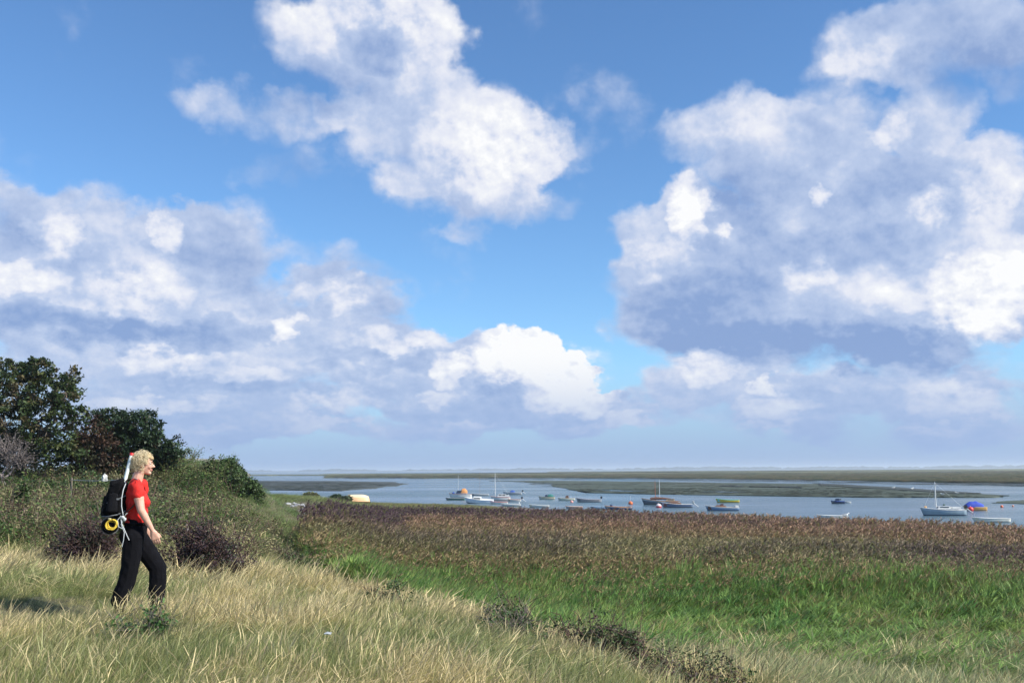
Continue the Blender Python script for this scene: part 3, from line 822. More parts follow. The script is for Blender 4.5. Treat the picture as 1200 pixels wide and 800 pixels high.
# ------------- weed on the mud and herbs on the salt marsh, seen from afar
def in_poly(px, py, poly):
    ins = np.zeros(len(px), bool); n = len(poly)
    for i in range(n):
        x0, y0 = poly[i]; x1, y1 = poly[(i + 1) % n]
        c = ((y0 > py) != (y1 > py)) & (px < (x1 - x0) * (py - y0) / (y1 - y0 + 1e-9) + x0)
        ins ^= c
    return ins
def far_cover(name, label, poly, n, z0, w, h, cols, thr, seed):
    xs = [a for a, b in poly]; ys = [b for a, b in poly]
    px = RNG.uniform(max(min(xs), -60), min(max(xs), 1270), n * 6); py = RNG.uniform(min(ys), max(ys), n * 6)
    k = in_poly(px, py, poly); px, py = px[k], py[k]
    P_ = np.array([at_z(a, b, z0)[:] for a, b in zip(px, py)])
    d = P_[:, 1]
    f = fbm(P_[:, 0] / (d * .07) + np.log(d) * 6, np.log(d) * 34, seed, 4)
    k = f > thr; P_, d, f = P_[k][:n], d[k][:n], f[k][:n]; m = len(P_)
    P_[:, 2] = z0 - .02
    s = RNG.uniform(.6, 1.4, m) * d / 300
    sc_ = np.stack([w * s * 1.6, w * s, h * RNG.uniform(.5, 1.3, m)], 1)
    tint = np.array(cols)[RNG.integers(0, len(cols), m)] * RNG.uniform(.75, 1.3, m)[:, None]
    scatter(name, label, C_WEED, P_, np.stack([0 * d, 0 * d, RNG.uniform(0, 6.28, m)], 1), sc_, RNG.integers(0, 5, m), tint)
far_cover('seaweed', 'dark green weed lying over the mudflats', [(600, 564.2), (690, 576.6), (760, 578.2), (1000, 581.8), (1150, 582), (1040, 573.5), (960, 568.5), (760, 565)], 2600, .12, 2.2, .22, [(.035, .055, .03), (.05, .06, .035), (.08, .075, .045)], .5, 201)
far_cover('seaweed', 'dark weed on the left mud wedge', [(290, 564), (300, 573.5), (400, 574), (465, 567), (380, 564.2)], 900, .12, 2.2, .22, [(.035, .05, .03), (.05, .06, .035)], .48, 205)
far_cover('marsh_herbs', 'olive and brown herbs covering the far salt marsh', [(390, 559.4), (760, 560), (1000, 562.8), (1240, 566), (1240, 551), (1000, 553), (640, 555.5), (390, 556)], 6000, .75, 5.0, .7, [(.10, .12, .045), (.18, .145, .07), (.07, .09, .035), (.20, .17, .09)], .40, 209)

# ------------------------------------------------------------------ trees and shrubs
def foliage_mat():
    m, t, b = new_mat('leaves')
    at = t.node('ShaderNodeAttribute', attribute_type='GEOMETRY', attribute_name='lc')
    t.l.new(at.outputs['Color'], b.inputs['Base Color'])
    b.inputs['Roughness'].default_value = .5; b.inputs['Specular IOR Level'].default_value = .35
    tr = t.node('ShaderNodeBsdfTranslucent'); t.l.new(at.outputs['Color'], tr.inputs[0])
    mx = t.node('ShaderNodeMixShader'); mx.inputs[0].default_value = .25
    t.l.new(b.outputs[0], mx.inputs[1]); t.l.new(tr.outputs[0], mx.inputs[2]); t.l.new(mx.outputs[0], t.n['Material Output'].inputs[0])
    return m
m_leaf = foliage_mat()
m_bark = plain('bark', (.13, .10, .075), .9, var=.35, scale=9, bump=.5)
m_twig = plain('dead_twig', (.15, .125, .11), .9, var=.3, scale=9)
m_twig_red = plain('bramble_stem', (.085, .05, .042), .9, var=.3, scale=9)

def tube_np(path, radii, k=5):
    path = np.asarray(path, float); n = len(path)
    tan = np.gradient(path, axis=0); tan /= np.linalg.norm(tan, axis=1)[:, None] + 1e-9
    ref = np.array([0.31, .2, .93]); 
    if abs(tan[0] @ ref) > .9: ref = np.array([1., 0, 0])
    u = np.cross(tan, ref); u /= np.linalg.norm(u, axis=1)[:, None] + 1e-9
    v = np.cross(tan, u)
    a = np.linspace(0, 2 * np.pi, k, endpoint=False)
    V = path[:, None, :] + (u[:, None, :] * np.cos(a)[None, :, None] + v[:, None, :] * np.sin(a)[None, :, None]) * np.asarray(radii)[:, None, None]
    i, j = np.meshgrid(np.arange(n - 1), np.arange(k), indexing='ij')
    F = np.stack([i * k + j, i * k + (j + 1) % k, (i + 1) * k + (j + 1) % k, (i + 1) * k + j], -1).reshape(-1, 4)
    return V.reshape(-1, 3), F
class Mesh2:
    def __init__(s): s.V = []; s.F = []; s.n = 0
    def add(s, V, F): s.V.append(V); s.F.append(F + s.n); s.n += len(V)
    def obj(s, name, mat, parent, smooth=False, **kw):
        return obj_np(name, np.concatenate(s.V), np.concatenate(s.F), mat, parent, smooth=smooth, **kw)
def bent(rng, a, b, n=5, wob=.12):
    a = np.asarray(a, float); b = np.asarray(b, float)
    L_ = np.linalg.norm(b - a)
    P_ = a + (b - a) * np.linspace(0, 1, n)[:, None]
    P_[1:-1] += rng.normal(0, wob * L_ * .5, (n - 2, 3))
    return P_
def leaves(rng, centres, rad, per, size, cols, asp=.55, up=.35):
    """per leaves round each centre; every leaf a small pointed quad of its own"""
    nc = len(centres); n = nc * per
    ci = np.repeat(np.arange(nc), per)
    dv = rng.normal(0, 1, (n, 3)); dv /= np.linalg.norm(dv, axis=1)[:, None]
    r = rng.uniform(0, 1, n) ** .5
    c = centres[ci] + dv * (r * rad[ci])[:, None] * np.array([1, 1, .7])
    nrm = rng.normal(0, 1, (n, 3)); nrm[:, 2] = np.abs(nrm[:, 2]) + up; nrm /= np.linalg.norm(nrm, axis=1)[:, None]
    t1 = np.cross(nrm, rng.normal(0, 1, (n, 3))); t1 /= np.linalg.norm(t1, axis=1)[:, None]
    t2 = np.cross(nrm, t1)
    s = size * rng.uniform(.6, 1.35, n)[:, None]
    V = np.stack([c - t1 * s, c + t2 * s * asp, c + t1 * s, c - t2 * s * asp], 1).reshape(-1, 3)
    F = np.arange(n * 4).reshape(-1, 4)
    cc = np.asarray(cols)[rng.integers(0, len(cols), nc)][ci] * rng.uniform(.6, 1.4, n)[:, None] * rng.uniform(.75, 1.3, nc)[ci][:, None]
    cc = np.repeat(np.concatenate([np.clip(cc, 0, 1), np.ones((n, 1))], 1), 4, axis=0)
    return V, F, cc
def crown_points(rng, blobs, n, shell=.45):
    """cluster centres in the outer part of each lobe"""
    vol = np.array([b[3] * b[4] * b[5] for b in blobs]) ** (2 / 3); vol /= vol.sum()
    k = rng.choice(len(blobs), n, p=vol)
    dv = rng.normal(0, 1, (n, 3)); dv /= np.linalg.norm(dv, axis=1)[:, None]
    r = shell + (1 - shell) * rng.uniform(0, 1, n) ** .6
    r = np.where(rng.uniform(0, 1, n) < .10, rng.uniform(1.0, 1.22, n), r)
    B = np.array(blobs)[k]
    return B[:, :3] + dv * B[:, 3:6] * r[:, None]

def tree(name, label, cat, px, d, blobs_px, nclu, per, lsize, crad, cols, seed, group=None, trunk_r=.2, bare=0, bark=None, depth=1.0):
    """blobs_px: crown lobes as (photo px, py, rx, ry) at depth d"""
    rng = np.random.default_rng(seed)
    base = on_px(px, d)
    root = empty(name, base, 0, label, cat, group)
    k = d / FPX
    bl = []
    for bx, by, rx, ry in blobs_px:
        c = at_d(bx, by, d) - base
        bl.append((c.x, rng.normal(0, rx * k * .35) * depth, c.z, rx * k, max(rx, ry) * k * .8 * depth, ry * k))
    tips = crown_points(rng, bl, nclu)
    tips[:, 2] = np.maximum(tips[:, 2], .1)
    # trunk, limbs to the lobes, twigs to the clusters
    tm = Mesh2()
    allc = np.array([b[:3] for b in bl])
    topz = allc[:, 2].mean()
    fork = np.array([allc[:, 0].mean() * .4, 0, max(.3, topz * .45)])
    P_ = bent(rng, (0, 0, -.2), fork, 6, .06)
    tm.add(*tube_np(P_, np.linspace(trunk_r, trunk_r * .7, 6), 9))
    tm.obj('trunk', bark or m_bark, root, True)
    lm = Mesh2()
    for b in bl:
        Q = bent(rng, fork, b[:3], 6, .1)
        lm.add(*tube_np(Q, np.linspace(trunk_r * .55, trunk_r * .2, 6), 6))
    sel = rng.choice(nclu, min(nclu, 260), replace=False)
    for i in sel:
        j = np.argmin(((allc - tips[i]) ** 2).sum(1))
        Q = bent(rng, allc[j] + (fork - allc[j]) * rng.uniform(0, .5), tips[i], 4, .14)
        lm.add(*tube_np(Q, np.linspace(trunk_r * .13, .006, 4), 3))
    o = lm.obj('limbs', bark or m_bark, root); o['kind'] = 'stuff'
    if bare < 1:
        V, F, cc = leaves(rng, tips, np.full(nclu, crad) * rng.uniform(.6, 1.3, nclu), per, lsize, cols)
        o = obj_np('crown', V, F, m_leaf, root, attrs={'lc': ('FLOAT_COLOR', cc)}); o['kind'] = 'stuff'
    return root

G_DARK = [(.035, .060, .022), (.028, .050, .020), (.050, .078, .026), (.065, .095, .035)]
G_MID = [(.055, .10, .028), (.075, .13, .035), (.045, .085, .025), (.10, .15, .05)]
G_BRIGHT = [(.085, .17, .035), (.10, .20, .045), (.06, .13, .03)]
G_OLIVE = [(.12, .13, .055), (.09, .105, .045), (.16, .15, .07), (.07, .085, .035)]
G_BROWN = [(.085, .055, .045), (.065, .045, .040), (.11, .07, .05), (.075, .07, .04)]
G_PURPLE = [(.060, .038, .045), (.05, .035, .04), (.085, .05, .05), (.05, .06, .035)]

tree('broadleaf_tree', 'tall ragged broadleaf tree at the left edge, tallest tree in view', 'tree', 30, 40,
     [(18, 452, 40, 32), (60, 447, 30, 26), (84, 462, 20, 24), (30, 432, 26, 16), (-25, 460, 40, 40), (8, 500, 45, 36), (62, 500, 36, 38), (92, 485, 13, 16), (-40, 510, 50, 40), (35, 535, 60, 22)],
     900, 32, .075, .25, G_DARK + [(.085, .105, .035), (.10, .085, .04)], 21, trunk_r=.22)
tree('windswept_tree', 'dark dense windswept tree with a low spreading crown behind the hiker', 'tree', 160, 43,
     [(140, 497, 26, 18), (165, 505, 28, 20), (185, 522, 26, 20), (150, 528, 42, 24), (195, 538, 18, 12), (120, 490, 12, 10), (172, 488, 12, 8), (207, 528, 9, 4)],
     620, 36, .065, .23, [(.022, .042, .018), (.03, .055, .022), (.035, .065, .03)], 22, trunk_r=.2)
tree('reddish_tree', 'small rust brown leaved tree between the two dark trees', 'tree', 108, 41.5,
     [(108, 512, 22, 22), (118, 530, 26, 20), (96, 530, 20, 20)], 260, 34, .06, .24, [(.075, .042, .028), (.055, .038, .025), (.045, .05, .025)], 23, trunk_r=.12)
tree('bare_tree', 'grey leafless twiggy tree at the left edge below the tall crown', 'tree', 8, 37,
     [(5, 528, 26, 24), (24, 535, 20, 20), (-18, 530, 26, 26)], 420, 4, .04, .2, [(.10, .085, .08)], 24, trunk_r=.09, bark=plain('grey_bark', (.20, .17, .165), .9, var=.3))

def shrub(name, label, px, d, w_px, h_px, n, cols, seed, lsize=.05, per=26, crad=.16, twig=None, ntw=60, bare=0.0, lobes=5, group=None, cat='shrub', sink=.12, lean=0.0):
    rng = np.random.default_rng(seed)
    base = on_px(px, d)
    root = empty(name, base, 0, label, cat, group)
    k = d / FPX; w, h = w_px * k * .5, h_px * k
    bl = []
    for i in range(lobes):
        ox = rng.uniform(-.62, .62) * w; hh = h * (1 - .45 * (ox / w) ** 2) * rng.uniform(.72, 1.0)
        oy = rng.uniform(-.5, .5) * w * .7
        bl.append((ox + lean * hh, oy, hh * .5 - sink, w * rng.uniform(.32, .5), w * rng.uniform(.3, .5), hh * .52))
    tips = crown_points(rng, bl, n, .35)
    gz = zground(base.x + tips[:, 0], base.y + tips[:, 1]) - base.z
    tips[:, 2] = np.maximum(tips[:, 2] + gz * .8, gz + .03)
    if ntw:
        tm = Mesh2()
        for i in rng.choice(n, min(n, ntw), replace=False):
            rootp = np.array([tips[i, 0] * .35 + rng.normal(0, w * .12), tips[i, 1] * .35, -.05])
            rootp[2] = float(zground(base.x + rootp[0], base.y + rootp[1])) - base.z - .05
            tip = tips[i] + (tips[i] - rootp) * rng.uniform(0, .3)
            Q = bent(rng, rootp, tip, 5, .16)
            r0 = max(.006, .02 * h / 1.2)
            tm.add(*tube_np(Q, np.linspace(r0, r0 * .3, 5), 3))
            for q in range(4):
                s = Q[2] + (Q[4] - Q[2]) * rng.uniform(0, 1)
                e = s + rng.normal(0, .22 * max(h, .3), 3) + (0, 0, .08 * h)
                tm.add(*tube_np(bent(rng, s, e, 3, .1), np.linspace(r0 * .4, r0 * .18, 3), 3))
        o = tm.obj('branches', twig or m_bark, root); o['kind'] = 'stuff'
    if per:
        V, F, cc = leaves(rng, tips, np.full(n, crad) * rng.uniform(.6, 1.4, n), per, lsize, cols)
        o = obj_np('foliage', V, F, m_leaf, root, attrs={'lc': ('FLOAT_COLOR', cc)}); o['kind'] = 'stuff'
    return root

SH = [
 # name, label, px, d, w, h, n, cols, kwargs
 ('thorn_bush', 'dark twiggy thorn bush just behind the hiker, right of her', 226, 15.2, 132, 84, 640, G_PURPLE, dict(lsize=.022, per=22, crad=.14, twig=m_twig_red, ntw=150, lobes=8)),
 ('thorn_bush', 'dark twiggy thorn bush left of the hiker, behind her pack', 96, 16.2, 92, 78, 420, G_PURPLE, dict(lsize=.022, per=22, crad=.14, twig=m_twig_red, ntw=110, lobes=7)),
 ('bush', 'tangled olive bush behind the backpack', 140, 20, 100, 66, 380, G_OLIVE + G_MID, dict(lsize=.035, per=18, crad=.17, ntw=80)),
 ('bush', 'green and straw coloured bush above the thorn bush', 205, 25, 120, 56, 420, G_OLIVE + G_MID, dict(lsize=.04, per=18, crad=.2, ntw=70)),
 ('bush', 'wide dark green bush in front of the field at left', 80, 25, 150, 50, 620, G_MID + G_OLIVE, dict(lsize=.04, per=20, crad=.2, ntw=80)),
 ('climbing_shrub', 'narrow dark green shrub standing upright at the far left', 32, 27, 24, 62, 200, G_DARK + G_MID, dict(lsize=.045, per=26, crad=.16, ntw=30, lobes=4)),
 ('bush', 'bright green leafy bush beside the narrow dark shrub', 66, 29, 62, 44, 320, G_BRIGHT, dict(lsize=.05, per=24, crad=.2, ntw=40)),
 ('bush', 'low straw coloured bush at the left edge of the field', 8, 23, 60, 30, 240, G_OLIVE, dict(lsize=.04, per=16, crad=.18, ntw=60)),
 ('hedge', 'low dark hedge under the trees, left of the hiker', 108, 36, 170, 44, 760, G_DARK + G_MID, dict(lsize=.05, per=22, crad=.22, ntw=40, lobes=9)),
 ('hedge', 'low dark hedge between the windswept tree and the hillock', 188, 38, 74, 30, 320, G_DARK + G_MID, dict(lsize=.05, per=22, crad=.2, ntw=30, lobes=6)),
 ('bush', 'dark green bush on top of the hillock', 264, 45, 58, 26, 520, G_DARK + G_MID, dict(lsize=.055, per=26, crad=.22, ntw=30, lobes=7)),
 ('bush', 'green bush on the right flank of the hillock', 288, 44, 44, 30, 360, G_MID + G_DARK, dict(lsize=.055, per=24, crad=.22, ntw=30)),
 ('bush', 'olive bush on the left flank of the hillock beside the house', 232, 43, 62, 17, 400, G_MID + G_OLIVE, dict(lsize=.055, per=22, crad=.22, ntw=30, lobes=6)),
 ('bush', 'rounded green bush at the foot of the hillock', 250, 37, 70, 24, 360, G_MID + G_OLIVE, dict(lsize=.045, per=20, crad=.22, ntw=40, lobes=6)),
 ('bush', 'reddish brown weedy bush at the edge of the reeds', 325, 27, 96, 30, 420, G_BROWN + G_OLIVE, dict(lsize=.03, per=16, crad=.18, ntw=120, twig=m_twig_red)),
 ('bush', 'dark green weedy bush where the bank meets the reeds', 352, 23.5, 50, 30, 300, G_MID + G_BROWN, dict(lsize=.03, per=20, crad=.16, ntw=60)),
 ('bush', 'olive weed clump on the bank below the hillock', 285, 33, 56, 20, 240, G_OLIVE, dict(lsize=.035, per=16, crad=.18, ntw=50)),
 ('bush', 'small dark bush on the pale grass, left of the stony track', 344, 60, 12, 11, 70, G_DARK, dict(lsize=.07, per=22, crad=.2, ntw=0, lobes=3)),
 ('bush', 'tiny dark bush on the pale grass below the hillock', 313, 68, 7, 6, 40, G_DARK, dict(lsize=.08, per=20, crad=.18, ntw=0, lobes=2)),
 ('bush', 'dark green bush left of the upturned boat', 401, 108, 24, 10, 240, G_DARK, dict(lsize=.12, per=24, crad=.35, ntw=0, lobes=5)),
 ('bush', 'small rounded bush right behind the upturned boat', 428, 116, 10, 7, 80, G_MID, dict(lsize=.12, per=24, crad=.35, ntw=0, lobes=3)),
 ('bush', 'low olive bush on the spit near the upturned boat', 362, 96, 34, 9, 220, G_OLIVE, dict(lsize=.1, per=20, crad=.35, ntw=0, lobes=5)),
 ('bramble', 'dark leafy bramble in the grass, middle foreground', 702, 13.6, 130, 74, 360, G_DARK + G_MID + G_BROWN, dict(lsize=.022, per=15, crad=.11, twig=m_twig_red, ntw=60, lobes=9)),
 ('bramble', 'sprawling brown stemmed bramble at the bottom edge', 800, 12.2, 200, 70, 380, G_BROWN + G_MID + G_OLIVE, dict(lsize=.02, per=13, crad=.12, twig=m_twig_red, ntw=80, lobes=11)),
 ('bramble', 'dark bramble patch in the hollow of the dry bank', 588, 13.4, 84, 66, 260, G_MID + G_DARK, dict(lsize=.018, per=14, crad=.09, twig=m_twig_red, ntw=50)),
 ('weed_clump', 'dark green weeds in the grass in front of the hiker', 178, 8.5, 84, 70, 130, [(.05, .11, .03), (.075, .15, .04)], dict(lsize=.02, per=12, crad=.09, ntw=70, lobes=5, cat='plant', twig=m_twig)),
 ('weed_clump', 'green weeds in the hollow behind the dry grass crest', 610, 12.6, 90, 60, 130, [(.06, .12, .035), (.09, .16, .045)], dict(lsize=.02, per=12, crad=.09, ntw=70, lobes=6, cat='plant', twig=m_twig)),
 ('bramble', 'small leafy bramble sprig on the crest of the bank', 464, 14.4, 80, 52, 150, G_DARK + G_MID, dict(lsize=.022, per=12, crad=.07, twig=m_twig_red, ntw=30)),
]
for i, (nm, lab, px, d, w, h, n, cols, kw) in enumerate(SH):
    shrub(nm, lab, px, d, w, h, n, cols, 100 + i, **kw)

# ------------------------------------------------------------------ bungalow half hidden behind the hillock
def house():
    D = 75.0
    ridge = at_d(207, 536.5, D)
    gz = float(zground(ridge.x, D))
    root = empty('bungalow', (ridge.x, D, gz), R(-8), 'white walled bungalow half hidden between tree and hillock', 'house')
    zr = ridge.z - gz; hw = 1.95; ze = zr - 1.3; L_ = 9.0
    mw = plain('white_render', (.72, .71, .66), .85, var=.08); mr = plain('grey_roof', (.20, .19, .18), .85, var=.25, scale=3, bump=.4)
    mb = plain('white_board', (.8, .8, .78), .5, var=.04); mg = plain('window_glass', (.03, .04, .05), .08, var=.05)
    bm = bmesh.new()
    pr = [(-hw + .3, -.5), (hw - .3, -.5), (hw - .3, ze + .1), (0, zr - .12), (-hw + .3, ze + .1)]
    a = [bm.verts.new((x, 0, z)) for x, z in pr]; b = [bm.verts.new((x, L_, z)) for x, z in pr]
    bm.faces.new(a); bm.faces.new(b[::-1])
    for i in range(5): bm.faces.new((a[i], a[(i+1) % 5], b[(i+1) % 5], b[i]))
    obj_bm('wall', bm, mw, root)
    for s in (-1, 1):
        bm = bmesh.new()
        q = [(0, zr), (s * hw, ze), (s * hw, ze - .16), (0, zr - .16)]
        a = [bm.verts.new((x, -.35, z)) for x, z in q]; b = [bm.verts.new((x, L_ + .35, z)) for x, z in q]
        bm.faces.new(a); bm.faces.new(b[::-1])
        for i in range(4): bm.faces.new((a[i], a[(i+1) % 4], b[(i+1) % 4], b[i]))
        rf = obj_bm('roof', bm, mr, root)
        bm = bmesh.new()
        q = [(0, zr + .04), (s * (hw + .05), ze + .02), (s * (hw + .05), ze - .24), (0, zr - .22)]
        a = [bm.verts.new((x, -.42, z)) for x, z in q]; b = [bm.verts.new((x, -.352, z)) for x, z in q]
        bm.faces.new(a); bm.faces.new(b[::-1])
        for i in range(4): bm.faces.new((a[i], a[(i+1) % 4], b[(i+1) % 4], b[i]))
        obj_bm('bargeboard', bm, mb, rf)
    for x0 in (-.5,):
        bm = bmesh.new(); bmesh.ops.create_cube(bm, size=1, matrix=Matrix.Translation((x0 + .5, -.02, 1.5)) @ Matrix.Diagonal((1.1, .1, 1.1, 1)))
        f = obj_bm('window', bm, mb, root)
        bm = bmesh.new(); bmesh.ops.create_cube(bm, size=1, matrix=Matrix.Translation((x0 + .5, -.06, 1.5)) @ Matrix.Diagonal((.95, .08, .95, 1)))
        obj_bm('pane', bm, mg, f)
house()

# ------------------------------------------------------------------ wire fence and rag at the edge of the field
def fence():
    m = plain('old_post', (.19, .16, .12), .9, var=.3, scale=12, bump=.4); mwire = plain('zinc_wire', (.45, .46, .47), .4, metal=.7)
    root = empty('wire_fence', on_px(90, 30), 0, 'thin wire fence on short posts left of the backpack', 'fence')
    b = root.location
    tops = []
    for px, d in ((88, 30.2), (141, 29.8)):
        q = on_px(px, d)
        top = at_d(px, 559.5, d)
        bm = bmesh.new(); bmesh.ops.create_cone(bm, cap_ends=True, segments=8, radius1=.03, radius2=.028, depth=top.z - q.z + .5)
        for v in bm.verts: v.co += Vector((q.x - b.x, q.y - b.y, (top.z + q.z - .5) / 2 - b.z))
        obj_bm('post', bm, m, root)
        tops.append(np.array([q.x - b.x, q.y - b.y - .05, top.z - b.z - .06]))
    for dz in (0,):
        w = Mesh2()
        for p0, p1 in zip(tops[:-1], tops[1:]):
            t = np.linspace(0, 1, 7)[:, None]
            P_ = p0 * (1 - t) + p1 * t + np.array([0, 0, 1]) * (-.03 * 4 * t * (1 - t) + dz)
            w.add(*tube_np(P_, np.full(7, .009), 4))
        w.obj('wire', mwire, root)
    # white rag caught on the wire
    rng = np.random.default_rng(4)
    c = at_d(122.5, 559.8, 29.7)
    bm = bmesh.new(); bmesh.ops.create_icosphere(bm, subdivisions=2, radius=.085)
    for v in bm.verts:
        v.co *= 1 + rng.normal(0, .25); v.co.z *= 1.2; v.co.y *= .6
    o = obj_bm('rag', bm, plain('white_cloth', (.55, .55, .53), .8, var=.1)); o.location = c
    setp(o, 'white rag caught on the fence wire behind the backpack', 'rag')
fence()

# ------------------------------------------------------------------ stones on the track, litter, flowers
m_stone = plain('grey_stone', (.33, .33, .34), .85, var=.25, scale=5, bump=.4)
def stones():
    rng = np.random.default_rng(9)
    protos = []
    for k in range(4):
        bm = bmesh.new(); bmesh.ops.create_icosphere(bm, subdivisions=1, radius=1)
        for v in bm.verts: v.co = v.co * rng.uniform(.7, 1.15); v.co.z *= .55
        me = bpy.data.meshes.new('stone'); bm.to_mesh(me); bm.free(); me.materials.append(m_stone); protos.append(me)
    for i in range(64):
        t = rng.uniform(0, 1); d = 50 + 26 * t + rng.normal(0, 1)
        px = np.interp(d, [50, 60, 76], [377, 368, 350]) + rng.normal(0, 5)
        q = on_px(px, d)
        o = link(bpy.data.objects.new('stone', protos[i % 4])); o.location = q + Vector((0, 0, .03)); s = rng.uniform(.08, .2)
        o.scale = (s * 1.4, s, s); o.rotation_euler = (0, 0, rng.uniform(0, 6))
        setp(o, 'pale grey stone lying loose on the track beside the reeds', 'stone', 'stones along the track')
    q = on_px(388, 7.95)
    bm = bmesh.new()
    P_ = [(-.06, -.02, .02), (.0, -.03, .035), (.06, -.01, .02), (.07, .03, .04), (.0, .03, .05), (-.05, .02, .03)]
    top = [bm.verts.new(p) for p in P_]; bot = [bm.verts.new((x, y, z - .004)) for x, y, z in P_]
    bm.faces.new(top); bm.faces.new(bot[::-1])
    for i in range(6): bm.faces.new((top[i], bot[i], bot[(i+1) % 6], top[(i+1) % 6]))
    o = obj_bm('paper_scrap', bm, plain('white_paper', (.32, .35, .38), .6, var=.05)); o.location = q + Vector((0, 0, .27)); o.rotation_euler = (.25, .1, .1); o.scale = (.45, .45, .45)
    setp(o, 'small white paper scrap caught in the grass, bottom left of centre', 'litter')
stones()

# ------------------------------------------------------------------ boats
_pm = {}
def paint(col, rough=.35):
    k = (tuple(col), rough)
    if k not in _pm: _pm[k] = plain('boat_paint', col, rough, var=.10, scale=2.5, spec=.5)
    return _pm[k]
WHITE, CREAM, GREYW = (.72, .72, .70), (.62, .57, .42), (.42, .45, .48)
NAVY, BLUE, SKYB = (.025, .045, .12), (.03, .09, .36), (.22, .38, .55)
BLACK, GREEN, YEL = (.02, .02, .025), (.03, .20, .13), (.62, .48, .06)
ORANGE, RED, BROWN = (.62, .27, .09), (.55, .05, .04), (.13, .055, .035)
WOOD, DKG = (.30, .16, .07), (.12, .14, .15)
m_glass = plain('cabin_glass', (.03, .045, .055), .08, var=.03)
m_alu = plain('mast_alloy', (.72, .73, .74), .35, metal=.3, var=.05)

def hull_shape(L, B, F, dr, fine=.0, tran=.72, sheer=.35, rake=.10):
    ns = 15
    st = []
    for i in range(ns):
        t = i / (ns - 1)
        b = B / 2 * (tran + (1 - tran) * math.sin(min(1, t / .45) * math.pi / 2)) * (1 - max(0, (t - .45) / .55) ** 2.3)
        b = max(b, .012)
        zs = F * (1 + sheer * (t - .3) ** 2 * 2.2) if t > .3 else F * (1 + sheer * .5 * (.3 - t) ** 2)
        keel = -dr + dr * 1.0 * max(0, (t - .6) / .4) ** 2
        x = -L / 2 + L * t * (1 - rake * 0)
        st.append((x, b, zs, keel, t))
    return st
def hull(root, L, B, F, col, bottom=None, gun=None, inner=None, dr=None, decked=False, deckcol=None, seats=2, sheer=.35, tran=.72, stripe=None):
    F *= .82
    dr = dr if dr is not None else F * .35
    st = hull_shape(L, B, F, dr, tran=tran, sheer=sheer)
    bm = bmesh.new(); rows = []
    zw = .16 * F
    for x, b, zs, kl, t in st:
        rk = L * .07 * max(0, (t - .7) / .3)          # raked stem
        zz = [(0, kl), (b * .62, kl + (zw - kl) * .35), (b * .86, zw), (b * .95, zs * .72), (b, zs)]
        row = []
        for s in (-1, 1):
            for (y, z) in (zz if s == 1 else zz[::-1]):
                if s == -1 and y == 0: continue
                fz = (z - kl) / max(zs - kl, .01)
                row.append(bm.verts.new((x + rk * (fz - .3), s * y if s == 1 else -y, z)))
        rows.append(row)
    n = len(rows[0])
    for i in range(len(rows) - 1):
        for j in range(n - 1):
            f = bm.faces.new((rows[i][j], rows[i + 1][j], rows[i + 1][j + 1], rows[i][j + 1]))
            jj = j if j < n // 2 else n - 2 - j
            f.material_index = 1 if jj >= 2 else (2 if (jj == 0 and stripe) else 0); f.smooth = True
    f = bm.faces.new(rows[0]); f.material_index = 0
    f = bm.faces.new(rows[-1][::-1]); f.material_index = 0
    mats = [paint(col), paint(bottom or col, .6), paint(stripe or col)]
    obj_bm('hull', bm, mats, root)
    # rail along the sheer
    gm = Mesh2()
    for s in (0, -1):
        P_ = np.array([[r[s].x, r[s].y, r[s].z] for r in []]) if False else None
    for s in (-1, 1):
        pts = []
        for x, b, zs, kl, t in st:
            rk = L * .07 * max(0, (t - .7) / .3)
            pts.append((x + rk * .7, s * b, zs + .01))
        gm.add(*tube_np(pts, np.full(len(pts), max(.022, L * .007)), 5))
    x, b, zs, kl, t = st[0]
    gm.add(*tube_np([(x, -b, zs + .01), (x, 0, zs + .01), (x, b, zs + .01)], np.full(3, max(.022, L * .007)), 5))
    gm.obj('gunwale', paint(gun or col), root)
    # floor or deck
    bm = bmesh.new()
    rr = []
    for x, b, zs, kl, t in st[:-1]:
        rk = L * .07 * max(0, (t - .7) / .3)
        if decked:
            q = [(-b * .97, zs - .01), (0, zs + B * .035), (b * .97, zs - .01)]
        else:
            zf = max(zs * .25, .04); q = [(-b * .95, zs - .02), (-b * .8, zf), (b * .8, zf), (b * .95, zs - .02)]
        rr.append([bm.verts.new((x + .02 + rk * .6, y, z)) for y, z in q])
    for i in range(len(rr) - 1):
        for j in range(len(rr[0]) - 1):
            bm.faces.new((rr[i][j], rr[i + 1][j], rr[i + 1][j + 1], rr[i][j + 1]))
    obj_bm('deck' if decked else 'inner_hull', bm, paint(deckcol or (WHITE if decked else (inner or col)), .6), root)
    if not decked:
        for k in range(seats):
            t = .22 + .33 * k; i = int(t * 14); x, b, zs, kl, _ = st[i]
            box('seat', root, (x, 0, zs * .72), (L * .06, b * 1.75, .035), paint(WOOD if col != WHITE else (.62, .58, .5), .6))
def box(name, parent, c, s, mat, bev=.0, taper=None):
    bm = bmesh.new(); bmesh.ops.create_cube(bm, size=1, matrix=Matrix.Translation(c) @ Matrix.Diagonal((*s, 1)))
    if taper:
        for v in bm.verts:
            if v.co.z > c[2]: v.co.x = c[0] + (v.co.x - c[0]) * taper; v.co.y = c[1] + (v.co.y - c[1]) * (taper * .5 + .5)
    if bev: bmesh.ops.bevel(bm, geom=bm.edges[:], offset=bev, segments=2, affect='EDGES')
    return obj_bm(name, bm, mat, parent)
def mast(root, x, h, z0=0.3, r=.035, mat=None, name='mast'):
    m = Mesh2(); m.add(*tube_np([(x, 0, z0), (x + .01, 0, z0 + h * .5), (x, 0, z0 + h)], [r, r * .9, r * .55], 7))
    return m.obj(name, mat or m_alu, root, True)
